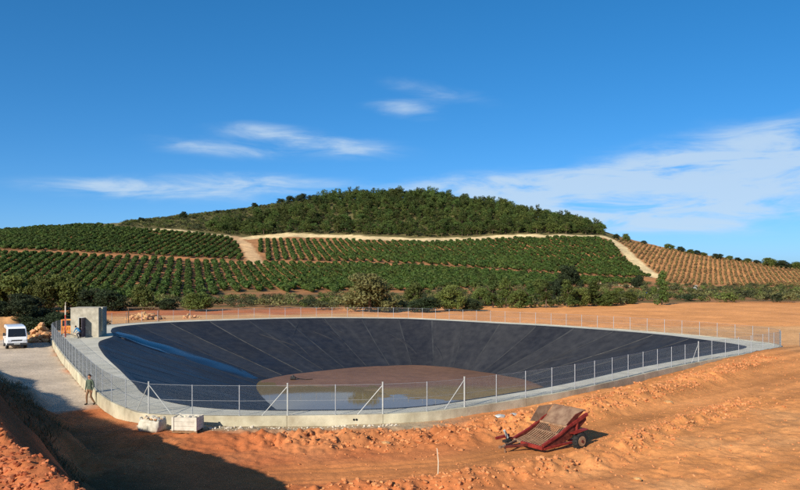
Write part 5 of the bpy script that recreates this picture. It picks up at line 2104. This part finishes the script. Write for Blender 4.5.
def standing():
    J, E = {}, []
    J.update(pelvis=(0, 0, .93, (.155, .115)), belly=(0, .01, 1.08, (.15, .11)), chest=(.0, .0, 1.30, (.175, .125)), collar=(0, -.01, 1.44, (.12, .085)), neck=(0, .0, 1.50, .055), jaw=(0, .03, 1.57, (.066, .07)), head=(0, .02, 1.655, (.078, .095)), crown=(0, .01, 1.70, (.066, .075)))
    E += [('pelvis', 'belly'), ('belly', 'chest'), ('chest', 'collar'), ('collar', 'neck'), ('neck', 'jaw'), ('jaw', 'head'), ('head', 'crown')]
    for s_, n in ((1, 'l'), (-1, 'r')):
        J[n + '_hip'] = (s_ * .095, 0, .86, .098)
        kn, an = ((s_ * .13, .10, .50), (s_ * .15, .06, .09)) if n == 'l' else ((s_ * .12, .04, .49), (s_ * .22, -.16, .10))
        J[n + '_knee'] = (*kn, .066)
        J[n + '_ankle'] = (*an, .046)
        J[n + '_heel'] = (an[0], an[1] - .03, .045, .045)
        J[n + '_toe'] = (an[0] + s_ * .03, an[1] + .17, .035, .035)
        E += [('pelvis', n + '_hip'), (n + '_hip', n + '_knee'), (n + '_knee', n + '_ankle'), (n + '_ankle', n + '_heel'), (n + '_heel', n + '_toe')]
        J[n + '_sho'] = (s_ * .195, -.01, 1.40, .068)
        J[n + '_elb'] = (s_ * .265, -.03, 1.12, .052)
        wr_h = (s_ * .25, .06, .88)
        J[n + '_wrist'] = (*wr_h, .034)
        E += [('collar', n + '_sho'), (n + '_sho', n + '_elb'), (n + '_elb', n + '_wrist')]
        hand_chain(J, E, n, wr_h, (0, .12, -1), (s_, 0, 0))
    jk = mat('olive_jacket', srgb(72, 84, 70), srgb(92, 102, 86), scale=5, rough=.9)
    tr = mat('brown_trousers', srgb(112, 84, 62), srgb(134, 102, 76), scale=5, rough=.9)
    sh = mat('boots', (.03, .022, .016), rough=.8)
    isf = lambda n: '_f' in n or '_t1' in n or '_t2' in n or 'palm' in n
    zones = [(sh, lambda c, n: c.z < .11), (SKIN, lambda c, n: isf(n) and abs(c.x) > .215 and c.z > .6), (tr, lambda c, n: c.z < .90 and not ('wrist' in n or 'elb' in n)), (SKIN, lambda c, n: c.z > 1.49), (jk, lambda c, n: True)]
    x, y = (89.6 - CX) / F * 45.4, 45.4
    e = figure('person', J, E, (x, y, zt(x, y, True)), R(160), zones, 'person in olive jacket and brown trousers standing by the left wall')
    head_parts(e, (0, .02, 1.645), (0, 1, -.1))


def stooping():
    J, E = {}, []
    J.update(pelvis=(0, -.12, .62, (.15, .12)), belly=(0, .03, .80, (.145, .115)), chest=(0, .22, .97, (.17, .125)), collar=(0, .33, 1.06, (.12, .09)), neck=(0, .38, 1.10, .055), jaw=(0, .45, 1.12, (.066, .07)), head=(0, .48, 1.19, (.08, .09)), crown=(0, .475, 1.235, (.066, .072)))
    E += [('pelvis', 'belly'), ('belly', 'chest'), ('chest', 'collar'), ('collar', 'neck'), ('neck', 'jaw'), ('jaw', 'head'), ('head', 'crown')]
    for s_, n in ((1, 'l'), (-1, 'r')):
        J[n + '_hip'] = (s_ * .1, -.10, .57, .098)
        J[n + '_knee'] = (s_ * .17, .22, .45, .068)
        J[n + '_ankle'] = (s_ * .16, -.02, .09, .046)
        J[n + '_heel'] = (s_ * .16, -.05, .045, .045)
        J[n + '_toe'] = (s_ * .18, .14, .035, .035)
        E += [('pelvis', n + '_hip'), (n + '_hip', n + '_knee'), (n + '_knee', n + '_ankle'), (n + '_ankle', n + '_heel'), (n + '_heel', n + '_toe')]
        J[n + '_sho'] = (s_ * .2, .30, 1.02, .068)
        J[n + '_elb'] = (s_ * .25, .42, .76, .05)
        wr_h = (s_ * .16, .58, .58)
        J[n + '_wrist'] = (*wr_h, .034)
        E += [('collar', n + '_sho'), (n + '_sho', n + '_elb'), (n + '_elb', n + '_wrist')]
        hand_chain(J, E, n, wr_h, (0, .5, -.8), (s_, 0, 0))
    bl_ = mat('blue_workwear', srgb(52, 108, 150), srgb(70, 130, 172), scale=5, rough=.9)
    dk_ = mat('dark_trousers', srgb(40, 42, 58), srgb(52, 54, 70), scale=5, rough=.9)
    sh = mat('dark_boots', (.02, .018, .016), rough=.8)
    isf = lambda n: '_f' in n or '_t1' in n or '_t2' in n or 'palm' in n
    zones = [(sh, lambda c, n: c.z < .11), (SKIN, lambda c, n: isf(n) or n in ('neck', 'jaw', 'head', 'crown')), (dk_, lambda c, n: any(q in n for q in ('hip', 'knee', 'ankle', 'heel', 'toe')) or (n == 'pelvis' and c.z < .68)), (bl_, lambda c, n: True)]
    x, y = (79.5 - CX) / F * 82.0, 82.0
    e = figure('person', J, E, (x, y, HZ), R(75), zones, 'person in blue workwear stooping in front of the hut doorway')
    head_parts(e, (0, .48, 1.18), (0, .8, -.5))


standing()
stooping()
